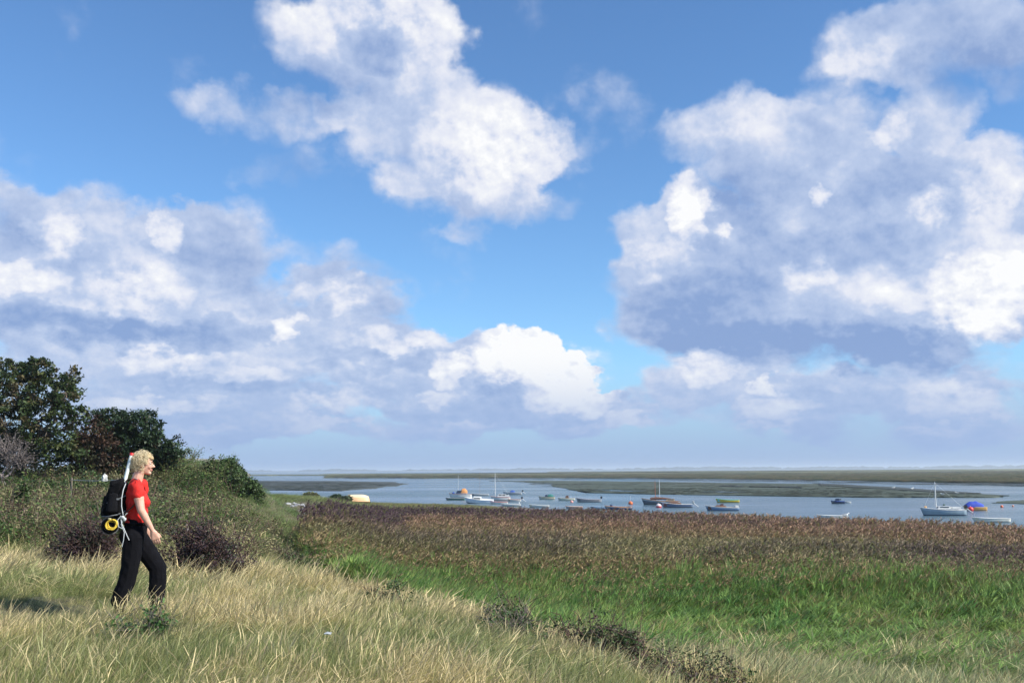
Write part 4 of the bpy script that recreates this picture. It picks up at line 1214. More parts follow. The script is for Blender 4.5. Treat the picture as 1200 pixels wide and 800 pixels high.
def boom(root, x0, x1, z, col=BLUE, r=.09):
    m = Mesh2(); m.add(*tube_np([(x0, 0, z), (x0 + (x1 - x0) * .3, 0, z + .03), (x0 + (x1 - x0) * .7, 0, z), (x1, 0, z - .03)], [r, r * 1.3, r, r * .4], 7))
    return m.obj('furled_sail', paint(col, .8), root, True)
def stays(root, x, h, z0, L, B):
    for p in ((L * .46, 0), (-L * .46, 0), (x - .05, B * .45), (x - .05, -B * .45)):
        m = Mesh2(); m.add(*tube_np([(x, 0, z0 + h * .97), (p[0], p[1], z0)], [.006, .006], 3)); m.obj('stay', m_alu, root)
def outboard(root, L, F, col=BLACK, up=True):
    x = -L / 2 - .08
    o = box('outboard_motor', root, (x - .05, 0, F + .22), (.30, .24, .34), paint(col, .3), .06, .8)
    a = .9 if up else 0
    m = Mesh2(); e = (x - .05 - .75 * math.sin(a), 0, F + .1 - .75 * math.cos(a))
    m.add(*tube_np([(x - .02, 0, F + .1), ((x + e[0]) / 2, 0, (F + .1 + e[2]) / 2), e], [.07, .055, .05], 6))
    sh = m.obj('drive_leg', paint(GREYW), o)
    bm = bmesh.new()
    for k in range(3):
        an = k * 2.09; c = Vector(e)
        q = [c, c + Vector((.02, math.cos(an) * .12, math.sin(an) * .12)), c + Vector((-.02, math.cos(an + .6) * .12, math.sin(an + .6) * .12))]
        bm.faces.new([bm.verts.new(v) for v in q])
    obj_bm('propeller', bm, paint(DKG), o)
def cabin(root, x0, x1, b, z0, h, col=WHITE, roofcol=None, slope=.5):
    bm = bmesh.new()
    pr = [(x0, z0), (x1, z0), (x1 - h * slope, z0 + h), (x0 + h * .1, z0 + h * 1.02)]
    a = [bm.verts.new((x, -b * (1 if z == z0 else .86), z)) for x, z in pr]; c = [bm.verts.new((x, b * (1 if z == z0 else .86), z)) for x, z in pr]
    bm.faces.new(a); bm.faces.new(c[::-1])
    for i in range(4): bm.faces.new((a[i], a[(i+1) % 4], c[(i+1) % 4], c[i]))
    bmesh.ops.bevel(bm, geom=bm.edges[:], offset=h * .07, segments=2, affect='EDGES')
    o = obj_bm('cabin', bm, paint(col), root)
    box('cabin_roof', o, ((x0 + x1 - h * slope) / 2 - .02, 0, z0 + h * 1.04), ((x1 - x0) - h * slope * .9, b * 1.9, h * .09), paint(roofcol or col), .015)
    for s in (-1, 1):
        n = 2 if x1 - x0 > 1.2 else 1
        for k in range(n):
            w = (x1 - x0 - h * .8) / n
            box('window', o, (x0 + h * .25 + w * (k + .5), s * b * .94, z0 + h * .60), (w * .8, .03, h * .36), m_glass)
    box('windscreen', o, (x1 - h * slope * .62, 0, z0 + h * .62), (.05, b * 1.45, h * .36), m_glass)
    return o
def cover(root, x0, x1, b, z0, h, col, name='cover'):
    """tarpaulin drawn over hoops: ridged, sagging between"""
    bm = bmesh.new(); rows = []
    n = 11
    for i in range(n):
        t = i / (n - 1); x = x0 + (x1 - x0) * t
        e = math.sin(math.pi * min(1, max(.0, t * .92 + .06))) ** .45
        hh = h * e * (.93 + .07 * math.cos(t * 18)); bb = b * (.72 + .28 * e)
        row = []
        for k in range(9):
            a = math.pi * k / 8
            row.append(bm.verts.new((x, -math.cos(a) * bb, z0 + math.sin(a) ** .8 * hh + math.sin(k * 2.3 + i) * .008)))
        rows.append(row)
    for i in range(n - 1):
        for k in range(8): bm.faces.new((rows[i][k], rows[i + 1][k], rows[i + 1][k + 1], rows[i][k + 1]))
    bm.faces.new(rows[0]); bm.faces.new(rows[-1][::-1])
    o = obj_bm(name, bm, paint(col, .75), root, smooth=True)
    return o
def crew_gear(root, x, z, col, s=.3):
    """bundled gear lying in the boat"""
    bm = bmesh.new(); bmesh.ops.create_icosphere(bm, subdivisions=2, radius=s)
    rng = np.random.default_rng(int(abs(x) * 100) + 3)
    for v in bm.verts: v.co *= rng.uniform(.75, 1.1); v.co.z *= .7; v.co += Vector((x, 0, z))
    obj_bm('gear_bundle', bm, paint(col, .8), root)

def boat(name, label, px, py, wpx, head=180, z=0.0, heel=0.0, trim=0.0, group=None, cat='boat'):
    """centre column, waterline row and length (photo pixels) -> Empty on the water and the hull's length"""
    p = at_z(px, py, z); L_ = wpx * p.y / FPX / max(.35, abs(math.cos(R(head))))
    root = empty(name, (p.x, p.y, z), R(head), label, cat, group)
    root.rotation_euler = (R(heel), R(trim), R(head))
    return root, L_

def build_boats():
    # --- the cluster at left centre
    r, L = boat('fishing_boat', 'white motor boat with orange canopy, farthest left of the moored boats', 540, 583.3, 25, 178)
    hull(r, L, L*.36, L*.20, WHITE, BROWN, (.45, .2, .1), decked=True); cabin(r, -.3*L*.3, L*.22, L*.13, L*.21, L*.12, NAVY); cover(r, -L*.30, L*.02, L*.15, L*.22, L*.24, ORANGE, 'canopy')
    mast(r, L*.12, L*.85, L*.2, .03); crew_gear(r, L*.34, L*.24, BLUE, L*.07)
    r, L = boat('dinghy', 'low green dinghy floating below the orange canopied boat', 534, 585.6, 22, 176)
    hull(r, L, L*.36, L*.11, (.10, .22, .18), DKG, GREYW, DKG)
    r, L = boat('rowing_boat', 'slim white rowing boat behind the big white boat with blue bow', 563, 580.6, 20, 184)
    hull(r, L, L*.28, L*.11, GREYW, BLACK, WHITE, DKG); mast(r, 0.1, L*1.3, .2, .02, paint(WOOD), 'pole')
    r, L = boat('motor_boat', 'big white open boat with pale blue bow, lying tilted on the mud', 562, 589.4, 32, 176, heel=-7, trim=-2.5)
    hull(r, L, L*.38, L*.17, (.72, .78, .86), NAVY, WHITE, WHITE, decked=True, stripe=(.62, .72, .86)); cabin(r, -L*.05, L*.25, L*.12, L*.17, L*.05, WHITE)
    r, L = boat('cabin_cruiser', 'white cabin yacht with a tall bare mast in the cluster', 587, 586.2, 22, 180)
    hull(r, L, L*.36, L*.20, WHITE, (.3, .1, .08), (.7, .3, .25), decked=True, stripe=(.7, .66, .62)); cabin(r, -L*.28, L*.20, L*.14, L*.20, L*.13, WHITE)
    box('cockpit_coaming', r, (-L*.36, 0, L*.24), (L*.16, L*.26, L*.07), paint(WHITE)); mast(r, L*.30, L*1.22, L*.22, .05, paint(WHITE)); stays(r, L*.30, L*1.2, L*.22, L, L*.3)
    r, L = boat('dinghy', 'white dinghy with a red rail in front of the cabin yacht', 585, 590.2, 20, 180)
    hull(r, L, L*.36, L*.13, WHITE, (.6, .55, .5), (.65, .2, .15), GREYW)
    r, L = boat('motor_boat', 'small white motor boat with orange rail, right of the cabin yacht', 603, 587.4, 15, 180)
    hull(r, L, L*.38, L*.17, WHITE, GREYW, ORANGE, (.5, .3, .2)); outboard(r, L, L*.17)
    r, L = boat('dinghy', 'long low white dinghy at the reed edge, nearest of the cluster', 599, 592.6, 22, 182)
    hull(r, L, L*.32, L*.11, WHITE, GREEN, WHITE, GREYW); crew_gear(r, -L*.42, L*.16, WHITE, L*.05)
    r, L = boat('motor_boat', 'grey motor boat with blue spray hood and raised outboard motor', 601, 579.3, 21, 180)
    hull(r, L, L*.34, L*.14, GREYW, NAVY, GREYW, GREYW); cover(r, -L*.12, L*.16, L*.13, L*.13, L*.12, BLUE, 'spray_hood'); outboard(r, L, L*.14)
    # --- middle
    r, L = boat('motor_boat', 'cream motor boat with dark green canopy', 641, 584.6, 18, 180)
    hull(r, L, L*.36, L*.16, CREAM, (.5, .5, .42), (.35, .3, .2), GREYW); cover(r, -L*.42, 0, L*.16, L*.15, L*.18, (.02, .16, .14), 'canopy'); cabin(r, -L*.02, L*.15, L*.13, L*.15, L*.12, NAVY)
    r, L = boat('motor_boat', 'cream motor boat with a dark blue cuddy, next to the green canopied one', 664, 586.1, 19, 182)
    hull(r, L, L*.34, L*.15, (.66, .68, .58), (.10, .22, .18), CREAM, GREYW); cabin(r, -L*.12, L*.10, L*.12, L*.14, L*.15, (.25, .12, .06), NAVY)
    box('windshield', r, (-L*.22, 0, L*.20), (L*.14, L*.22, L*.09), paint((.35, .45, .6)))
    r, L = boat('launch', 'long grey open launch with a black outboard motor', 690, 588.0, 27, 179)
    hull(r, L, L*.27, L*.13, (.30, .30, .32), NAVY, (.42, .38, .40), DKG, sheer=.6); outboard(r, L, L*.13, up=False)
    r, L = boat('dinghy', 'plain white dinghy pulled up at the reed edge', 632, 594.0, 23, 180)
    hull(r, L, L*.32, L*.12, WHITE, GREYW, WHITE, CREAM)
    r, L = boat('dinghy', 'pinkish dinghy half hidden by the reed edge', 673, 595.4, 19, 180)
    hull(r, L, L*.34, L*.13, (.62, .42, .36), (.4, .3, .25), (.7, .5, .4), GREYW)
    r, L = boat('rowing_boat', 'pale blue rowing boat at the reed edge', 701, 596.0, 17, 180)
    hull(r, L, L*.34, L*.15, SKYB, NAVY, (.3, .45, .6), DKG)
    r, L = boat('launch', 'navy launch with orange rail and grey stern at the reed edge', 725, 597.2, 30, 180)
    hull(r, L, L*.27, L*.13, NAVY, BLACK, ORANGE, (.35, .3, .28), sheer=.5, stripe=(.45, .48, .52)); crew_gear(r, L*.28, L*.17, NAVY, L*.06)
    # --- right of centre
    r, L = boat('sailing_barge', 'dark sailing boat with two bare masts and furled brown sails', 775, 590.8, 42, 180)
    hull(r, L, L*.25, L*.10, (.10, .13, .17), BLACK, WOOD, decked=True, deckcol=BROWN, sheer=1.0, stripe=(.45, .48, .5)); cabin(r, -L*.36, -L*.12, L*.08, L*.10, L*.05, (.4, .3, .2))
    mast(r, L*.16, L*.55, L*.1, .045, paint((.35, .12, .07))); mast(r, L*.04, L*.58, L*.1, .04, m_alu, 'mast'); boom(r, L*.30, -L*.26, L*.16, BROWN, .14); crew_gear(r, -L*.0, L*.16, NAVY, L*.035)
    r, L = boat('launch', 'white and navy launch with brown cover, overlapping the two masted boat', 794, 594.2, 34, 180)
    hull(r, L, L*.26, L*.12, (.12, .17, .28), BLACK, WHITE, BROWN, sheer=.7); cover(r, -L*.12, L*.36, L*.10, L*.11, L*.09, (.12, .06, .04)); outboard(r, L, L*.12, GREYW)
    r, L = boat('rowing_boat', 'yellow rowing boat with turquoise rail', 853, 588.4, 26, 180)
    hull(r, L, L*.27, L*.13, YEL, BLACK, (.15, .60, .50), (.2, .5, .42), sheer=.6, seats=3)
    r, L = boat('launch', 'blue launch with brown cover and bright white stern', 847, 598.0, 37, 180)
    hull(r, L, L*.27, L*.12, (.13, .22, .38), NAVY, (.6, .55, .5), BROWN, sheer=.6, stripe=(.55, .6, .66)); cover(r, -L*.1, L*.26, L*.1, L*.11, L*.07, BROWN); cabin(r, -L*.02, L*.08, L*.07, L*.15, L*.06, (.2, .1, .08)); box('stern_locker', r, (-L*.43, 0, L*.13), (L*.1, L*.2, L*.05), paint(WHITE))
    r, L = boat('motor_boat', 'small dark blue motor boat with a low cuddy, alone in the open water', 982, 589.6, 15, 180)
    hull(r, L, L*.38, L*.20, NAVY, BLACK, BLUE, DKG); cabin(r, -L*.1, L*.22, L*.14, L*.2, L*.16, NAVY); crew_gear(r, -L*.2, L*.3, BLACK, L*.08)
    r, L = boat('dinghy', 'tiny white tender behind the small dark blue motor boat', 993.5, 589.2, 7, 180)
    hull(r, L, L*.45, L*.24, WHITE, WHITE, WHITE, GREYW, seats=1)
    r, L = boat('dinghy', 'long white dinghy almost hidden behind the reed tops', 976, 607.2, 34, 180)
    hull(r, L, L*.26, L*.11, WHITE, GREYW, WHITE, GREYW)
    # --- right
    r, L = boat('sailing_yacht', 'grey white sailing yacht with a bare mast, largest boat in view', 1106, 603.6, 48, 177)
    hull(r, L, L*.32, L*.155, (.27, .36, .43), NAVY, WHITE, decked=True, deckcol=WHITE, stripe=(.40, .48, .56), sheer=.45); cabin(r, -L*.14, L*.16, L*.10, L*.16, L*.055, WHITE)
    mast(r, L*.17, L*.62, L*.18, .055, paint(WHITE)); stays(r, L*.17, L*.62, L*.18, L, L*.28); crew_gear(r, L*.42, L*.2, (.6, .35, .15), L*.035); crew_gear(r, -L*.02, L*.25, (.03, .08, .05), L*.03); outboard(r, L, L*.15)
    box('cockpit_coaming', r, (-L*.28, 0, L*.18), (L*.2, L*.2, L*.04), paint(WHITE))
    r, L = boat('motor_boat', 'orange boat under a bright blue canvas cover', 1143, 597.6, 25, 180)
    hull(r, L, L*.38, L*.17, (.72, .42, .14), ORANGE, (.8, .55, .2), WOOD); cover(r, -L*.34, L*.49, L*.19, L*.15, L*.28, (.02, .06, .42))
    r, L = boat('dinghy', 'plain white rowing dinghy closest to the reeds at far right', 1162, 611.4, 41, 180)
    hull(r, L, L*.28, L*.12, (.74, .73, .66), GREYW, WHITE, CREAM, seats=3); mast(r, L*.46, .35, L*.12, .02, paint(GREYW), 'post')
    # --- ashore
    d = 113.0; q = on_px(421, d)
    root = empty('upturned_boat', (q.x, q.y, max(q.z, 1.0) - .05), R(8), 'cream and orange dinghy lying upside down on the grassy spit', 'boat')
    L = 24.5 * d / FPX
    hull(root, L, L*.42, L*.27, (.85, .52, .28), (.86, .66, .42), ORANGE, CREAM, dr=L*.09, tran=.5, sheer=.1)
    for ch in root.children:
        ch.matrix_local = Matrix.Translation((0, 0, L*.29)) @ Matrix.Rotation(math.pi, 4, 'X')
    # --- buoys
    def buoy(label, px, py, r, col, col2=None, stick=False):
        p = at_z(px, py)
        root = empty('mooring_buoy', p, 0, label, 'buoy')
        bm = bmesh.new(); bmesh.ops.create_uvsphere(bm, u_segments=14, v_segments=9, radius=r)
        for v in bm.verts: v.co.z = v.co.z * .9 + r * .45
        for f in bm.faces: f.material_index = 1 if (col2 and f.calc_center_median().z > r * .7) else 0
        obj_bm('float', bm, [paint(col), paint(col2 or col)], root, smooth=True)
        m = Mesh2(); m.add(*tube_np([(0, 0, r * 1.2), (0, 0, r * (3.6 if stick else 1.7))], [.03 if not stick else .02] * 2, 6)); m.obj('staff' if stick else 'ring', m_alu, root)
    buoy('small pale pink buoy below the two cream motor boats', 670, 588.6, .22, (.75, .32, .28))
    buoy('orange buoy with a short staff in open water', 739, 590.6, .30, (.75, .16, .04), None, True)
    buoy('red and white buoy under the bow of the two masted boat', 772, 594.4, .33, (.7, .08, .1), (.8, .7, .7))
    buoy('red buoy touching the orange boat under the blue cover', 1137.5, 598.0, .30, (.78, .05, .04))
    buoy('small orange buoy right of the blue covered boat', 1174, 594.0, .17, (.8, .16, .05))
    buoy('tiny orange float farthest right on the water', 1187, 593.2, .13, (.75, .3, .2))
    # --- gulls
    mg = plain('gull_white', (.75, .75, .74), .8, var=.05); mgg = plain('gull_grey', (.38, .40, .42), .8, var=.05)
    def gull(label, px, py, z, s=1.0, rz=0):
        p = at_z(px, py, z)
        root = empty('gull', p, rz, label, 'bird')
        bm = bmesh.new(); N = 9; rows = []
        prof = [(-.30, .01, .20), (-.22, .05, .19), (-.10, .10, .18), (.02, .12, .18), (.12, .10, .20), (.18, .06, .27), (.22, .055, .33), (.27, .045, .34), (.33, .01, .325)]
        for x, r, z0 in prof:
            rows.append([bm.verts.new((x * s, math.cos(a) * r * s, (z0 + math.sin(a) * r) * s)) for a in [2 * math.pi * k / 8 for k in range(8)]])
        for i in range(N - 1):
            for k in range(8): bm.faces.new((rows[i][k], rows[i][(k+1) % 8], rows[i+1][(k+1) % 8], rows[i+1][k]))
        bm.faces.new(rows[0]); bm.faces.new(rows[-1][::-1])
        obj_bm('body', bm, mg, root, smooth=True)
        for sd in (-1, 1):
            bm = bmesh.new(); q = [(-.36, .05, .20), (-.1, .125, .16), (.1, .115, .2), (.06, .08, .29), (-.14, .07, .29)]
            a = [bm.verts.new((x*s, sd*y*s, z0*s)) for x, y, z0 in q]; b = [bm.verts.new((x*s, sd*(y+.012)*s, z0*s)) for x, y, z0 in q]
            bm.faces.new(a); bm.faces.new(b[::-1])
            for i in range(5): bm.faces.new((a[i], a[(i+1) % 5], b[(i+1) % 5], b[i]))
            obj_bm('wing', bm, mgg, root)
            lm = Mesh2(); lm.add(*tube_np([(0, sd*.04*s, .1*s), (0.01, sd*.04*s, -.02)], [.012*s]*2, 4)); lm.obj('leg', paint((.7, .35, .2)), root)
    gull('white gull standing on the mudflat, leftmost of the four', 1047, 572.4, .22, 1.2)
    gull('white gull on the mudflat, second from the left', 1069, 573.6, .22, 1.25, .5)
    gull('white gull on the mudflat above the mast of the yacht', 1104.5, 580.2, .12, 1.15, 2.5)
    gull('white gull on the mudflat, rightmost of the four', 1121.5, 578.6, .12, 1.1, 2.8)
    p = at_z(995, 604.6); gull('white gull perched on the stern of the hidden dinghy', 991, 606.0, .55, 1.0)
build_boats()

# ------------------------------------------------------------------ the hiker
def blob_mesh(prims, voxel, smooth=3, disp=None):
    """union of tapered capsules / ellipsoids, remeshed into one continuous skin"""
    bm = bmesh.new()
    for p in prims:
        tmp = bmesh.new()
        if p[0] == 'cap':
            _, a, b, r0, r1 = p
            a, b = Vector(a), Vector(b)
            for c, r in ((a, r0), (b, r1)):
                res = bmesh.ops.create_icosphere(tmp, subdivisions=2, radius=r)
                for v in res['verts']: v.co += c
            bmesh.ops.convex_hull(tmp, input=tmp.verts[:])
            dead = [v for v in tmp.verts if not v.link_faces]
            bmesh.ops.delete(tmp, geom=dead, context='VERTS')
            # drop faces left inside the hull
            inner = [v for v in tmp.verts if (v.co - a).length < r0 * .98 or (v.co - b).length < r1 * .98]
            if inner: bmesh.ops.delete(tmp, geom=inner, context='VERTS')
        elif p[0] == 'hull':
            for c, r in p[1]:
                r = r if isinstance(r, tuple) else (r, r, r)
                res = bmesh.ops.create_icosphere(tmp, subdivisions=2, radius=1)
                for v in res['verts']: v.co = Vector((v.co.x * r[0] + c[0], v.co.y * r[1] + c[1], v.co.z * r[2] + c[2]))
            out = bmesh.ops.convex_hull(tmp, input=tmp.verts[:])
            dead = list({g for g in out['geom_interior'] if isinstance(g, bmesh.types.BMVert)})
            bmesh.ops.delete(tmp, geom=dead, context='VERTS')
        else:
            _, c, r, rot = p
            res = bmesh.ops.create_icosphere(tmp, subdivisions=3, radius=1)
            M = Matrix.Translation(c) @ Euler(rot).to_matrix().to_4x4() @ Matrix.Diagonal((*r, 1))
            bmesh.ops.transform(tmp, matrix=M, verts=tmp.verts[:])
        bmesh.ops.recalc_face_normals(tmp, faces=tmp.faces)
        me = bpy.data.meshes.new('t'); tmp.to_mesh(me); tmp.free()
        bm.from_mesh(me); bpy.data.meshes.remove(me)
    me = bpy.data.meshes.new('blob'); bm.to_mesh(me); bm.free()
    o = bpy.data.objects.new('blob', me); COL.objects.link(o)
    md = o.modifiers.new('r', 'REMESH'); md.mode = 'VOXEL'; md.voxel_size = voxel; md.use_smooth_shade = True
    ms = o.modifiers.new('s', 'SMOOTH'); ms.factor = .5; ms.iterations = smooth
    dg = bpy.context.evaluated_depsgraph_get()
    out = bpy.data.meshes.new_from_object(o.evaluated_get(dg))
    bpy.data.objects.remove(o); bpy.data.meshes.remove(me)
    return out
def blob(name, prims, voxel, mats, parent, smooth=3, fn=None, pick=None):
    me = blob_mesh(prims, voxel, smooth)
    me.name = name
    for m in (mats if isinstance(mats, (list, tuple)) else [mats]): me.materials.append(m)
    if fn:
        for v in me.vertices: v.co = fn(v.co)
    if pick:
        for f in me.polygons: f.material_index = pick(f.center)
    for f in me.polygons: f.use_smooth = True
    return link(bpy.data.objects.new(name, me), parent)

def person():
    PD = 10.3
    K = PD / FPX                                   # metres per photo pixel at her distance
    foot = Vector(((169 - 600) / FPX * PD, PD, 0))
    foot.z = at_d(165, 717, PD).z
    RZ = R(14)
    root = empty('person', foot, RZ, 'blonde hiker in red T-shirt and black trousers walking right', 'person')
    root.scale = (.965,) * 3
    def X(px): return (px - 165) * K
    def Z(py): return (717 - py) * K
    def P(px, py, y=0.0): return (X(px), y, Z(py))
    skin, t, b = new_mat('skin')
    tc = t.node('ShaderNodeTexCoord'); n = t.noise(tc.outputs['Object'], 30, 4, .6)
    t.l.new(t.mix(t.rng(n, .35, .65, 0, 1), (.60, .33, .24), (.68, .40, .30)), b.inputs['Base Color'])
    b.inputs['Roughness'].default_value = .5; b.inputs['Subsurface Weight'].default_value = .08; b.inputs['Subsurface Radius'].default_value = (.01, .004, .002)
    m_red = plain('red_cotton', (.62, .018, .012), .85, var=.12, scale=18, bump=.25)
    m_trou = plain('black_trouser_cloth', (.005, .005, .007), .95, var=.3, scale=14, bump=.3, spec=.12)
    m_hair = plain('blonde_hair', (.50, .37, .19), .55, var=.35, scale=30, bump=.5)
    m_lip = plain('lips', (.50, .16, .14), .5, var=.05); m_black = plain('black_nylon', (.004, .004, .005), .85, var=.3, scale=14, bump=.35, spec=.12)
    m_grey = plain('dark_grey_nylon', (.007, .007, .009), .85, spec=.12, var=.3, scale=12, bump=.3)
    m_strap = plain('grey_strap', (.16, .17, .18), .7); m_cord = plain('white_cord', (.55, .58, .60), .6)
    m_boot = plain('boot_leather', (.05, .03, .02), .6, var=.2)
    N_, F_ = -1, 1    # camera side is -y
    hx, hz = X(166.5), Z(544)         # head centre
    sh = {N_: P(162, 569, -.165), F_: P(164, 568, .165)}
    el = {N_: P(168.5, 597, -.215), F_: P(163, 597, .19)}
    wr = {N_: P(182.5, 622, -.185), F_: P(171, 620, .15)}
    hip = {N_: P(160, 629, -.085), F_: P(160, 629, .085)}
    # rear leg (camera side) pushes off, front leg stands forward
    knee = {N_: P(157.5, 665, -.10), F_: P(186.5, 667, .08)}
    ank = {N_: P(148.5, 705, -.10), F_: P(187.5, 708, .08)}
    toe = {N_: P(157.5, 714, -.10), F_: P(199, 715.5, .08)}
    def head_prims(g=0.0):
        return [
         ('ell', (hx - .012, 0, hz + .030), (.095 + g, .074 + g, .088 + g), (0, .1, 0)),      # skull
         ('hull', [((hx + .045, 0, hz + .035), (.036, .052, .04)), ((hx + .042, 0, hz - .035), (.034, .048, .035)), ((hx + .040, 0, hz - .082), (.024, .030, .020)), ((hx - .01, 0, hz - .045), (.04, .055, .035))]),   # face and jaw
         ('ell', (hx + .062, 0, hz - .088), (.021, .024, .018), (0, 0, 0)),                   # chin
         ('ell', (hx + .060, -.030, hz - .022), (.026, .022, .024), (0, 0, 0)), ('ell', (hx + .060, .030, hz - .022), (.026, .022, .024), (0, 0, 0)),   # cheeks
         ('hull', [((hx + .080, 0, hz + .020), .008), ((hx + .108, 0, hz - .020), .0105), ((hx + .085, -.010, hz - .024), .009), ((hx + .085, .010, hz - .024), .009)]),   # nose
         ('ell', (hx + .078, 0, hz + .036), (.012, .040, .010), (0, 0, 0)),                   # brow
         ('ell', (hx + .080, 0, hz - .050), (.011, .022, .006), (0, 0, 0)), ('ell', (hx + .078, 0, hz - .062), (.011, .019, .007), (0, 0, 0)),   # lips
         ('ell', (hx - .008, -.074, hz - .004), (.018, .010, .028), (0, .2, .25)), ('ell', (hx - .008, .074, hz - .004), (.018, .010, .028), (0, .2, -.25)),   # ears
         ('cap', (hx - .030, 0, hz - .045), P(158.5, 567), .056, .060),                        # neck
        ]
    def hand(s):
        w = Vector(wr[s]); e = Vector(el[s]); d = (w - e).normalized()
        d = (d + Vector((-.05, 0, -.35))).normalized()
        side = Vector((0, s, 0)); up = d.cross(side).normalized()         # thumb side lies toward +x
        if up.x < 0: up = -up
        palm0 = w + d * .015; palm1 = w + d * .082
        pr = [('hull', [(tuple(w), .024), (tuple(palm0 + up * .018), .018), (tuple(palm0 - up * .018), .017), (tuple(palm1 + up * .030), .0135), (tuple(palm1 - up * .032), .012)])]
        inward = -side
        for k, (off, ln, r) in enumerate(((.030, .068, .0088), (.010, .078, .0092), (-.011, .072, .0088), (-.031, .056, .0078))):
            a = palm1 + up * off
            c = .25 + .10 * k
            d1 = (d + inward * c * .6).normalized(); d2 = (d + inward * c * 1.8 - up * .15).normalized(); d3 = (d * .6 + inward * c * 2.6 - up * .2).normalized()
            b1 = a + d1 * ln * .46; b2 = b1 + d2 * ln * .32; b3 = b2 + d3 * ln * .24
            pr += [('cap', tuple(a), tuple(b1), r * 1.08, r), ('cap', tuple(b1), tuple(b2), r, r * .92), ('cap', tuple(b2), tuple(b3), r * .92, r * .78)]
        a = w + d * .030 + up * .026
        b1 = a + (d * .75 + up * .55 + inward * .3).normalized() * .036; b2 = b1 + (d * .95 + up * .15 + inward * .3).normalized() * .030
        pr += [('cap', tuple(w + d * .012 + up * .012), tuple(a), .016, .0145), ('cap', tuple(a), tuple(b1), .0135, .011), ('cap', tuple(b1), tuple(b2), .011, .0085)]
        return pr
    def limb(g=0.0, arms=True, legs=True, scale=1.0):
        pr = []
        for s in (N_, F_):
            if arms:
                A, B, C_ = Vector(sh[s]), Vector(el[s]), Vector(wr[s])
                pr += [('cap', tuple(A), tuple(A.lerp(B, .55)), .064 + g, .058 + g), ('cap', tuple(A.lerp(B, .45)), tuple(B), .058 + g, .046 + g),
                       ('cap', tuple(B), tuple(B.lerp(C_, .35)), .046 + g, .044 + g), ('cap', tuple(B.lerp(C_, .3)), tuple(C_), .044 + g, .028 + g)]
            if legs:
                A, B, C_ = Vector(hip[s]), Vector(knee[s]), Vector(ank[s])
                pr += [('cap', tuple(A), tuple(A.lerp(B, .5)), .098 + g, .080 + g), ('cap', tuple(A.lerp(B, .5)), tuple(B), .080 + g, .060 + g),
                       ('cap', tuple(B), tuple(B.lerp(C_, .35) + Vector((-.018, 0, 0))), .058 + g, .056 + g), ('cap', tuple(B.lerp(C_, .35) + Vector((-.018, 0, 0))), tuple(C_), .056 + g, .036 + g)]
        return pr
    def torso(g=0.0):
        return [
         ('hull', [(P(158, 571, -.115), (.062 + g, .060 + g, .055 + g)), (P(158, 571, .115), (.062 + g, .060 + g, .055 + g)), (P(160.5, 588, -.085), (.098 + g, .080 + g, .06 + g)), (P(160.5, 588, .085), (.098 + g, .080 + g, .06 + g))]),
         ('hull', [(P(160.5, 588, -.08), (.098 + g, .075 + g, .05)), (P(160.5, 588, .08), (.098 + g, .075 + g, .05)), (P(162, 608, -.06), (.100 + g, .080 + g, .05)), (P(162, 608, .06), (.100 + g, .080 + g, .05))]),
         ('hull', [(P(168.6, 590, -.060), (.060 + g, .058 + g, .056 + g)), (P(168.6, 590, .060), (.060 + g, .058 + g, .056 + g)), (P(163, 578, -.07), (.06 + g, .05 + g, .04 + g)), (P(163, 578, .07), (.06 + g, .05 + g, .04 + g))]),
         ('cap', P(158.5, 566, -.03), sh[N_], .055 + g, .052 + g), ('cap', P(158.5, 566, .03), sh[F_], .055 + g, .052 + g),
        ]
    pelvis = lambda g=0.0: [('hull', [(P(162, 608, -.06), (.098 + g, .08 + g, .05)), (P(162, 608, .06), (.098 + g, .08 + g, .05)), (P(159.5, 628, -.08), (.112 + g, .085 + g, .07)), (P(159.5, 628, .08), (.112 + g, .085 + g, .07))]),
                             ('ell', P(153.5, 628, -.07), (.085 + g, .078 + g, .088 + g), (0, 0, 0)), ('ell', P(153.5, 628, .07), (.085 + g, .078 + g, .088 + g), (0, 0, 0))]
    feet = []
    for s in (N_, F_): feet += [('cap', tuple(Vector(ank[s])), tuple(Vector(toe[s]) + Vector((0, 0, .008))), .024, .018)]
    prims = head_prims() + hand(N_) + hand(F_) + limb(-.006) + torso(-.012) + pelvis(-.012) + feet
    blob('body', prims, .0052, skin, root, 2)
    # face details
    for s in (-1, 1):
        bm = bmesh.new(); bmesh.ops.create_uvsphere(bm, u_segments=12, v_segments=8, radius=.0125)
        for v in bm.verts: v.co += Vector((hx + .071, s * .031, hz + .014))
        obj_bm('eye', bm, plain('eye_white', (.6, .58, .55), .3, var=.02), root, True)
        bm = bmesh.new(); bmesh.ops.create_uvsphere(bm, u_segments=10, v_segments=6, radius=.0065)
        for v in bm.verts: v.co += Vector((hx + .0775, s * .032, hz + .014))
        obj_bm('iris', bm, plain('iris_blue', (.06, .12, .2), .2, var=.02), root, True)
    blob('lips', [('ell', (hx + .086, 0, hz - .050), (.009, .021, .0045), (0, .1, 0)), ('ell', (hx + .084, 0, hz - .061), (.009, .018, .0055), (0, -.1, 0))], .0025, m_lip, root, 1)
    # glasses
    g = Mesh2()
    for s in (-1, 1):
        a = np.linspace(0, 2 * np.pi, 17)
        g.add(*tube_np(np.stack([hx + .097 - np.abs(np.sin(a) * 0) - .012 * np.abs(np.cos(a) * .5 + .5 if s > 0 else -np.cos(a) * .5 + .5), s * .033 + np.cos(a) * .026, hz + .010 + np.sin(a) * .020], 1), np.full(17, .0017), 4))
        g.add(*tube_np([(hx + .088, s * .059, hz + .016), (hx + .05, s * .076, hz + .016), (hx - .005, s * .080, hz + .012)], [.0018] * 3, 4))
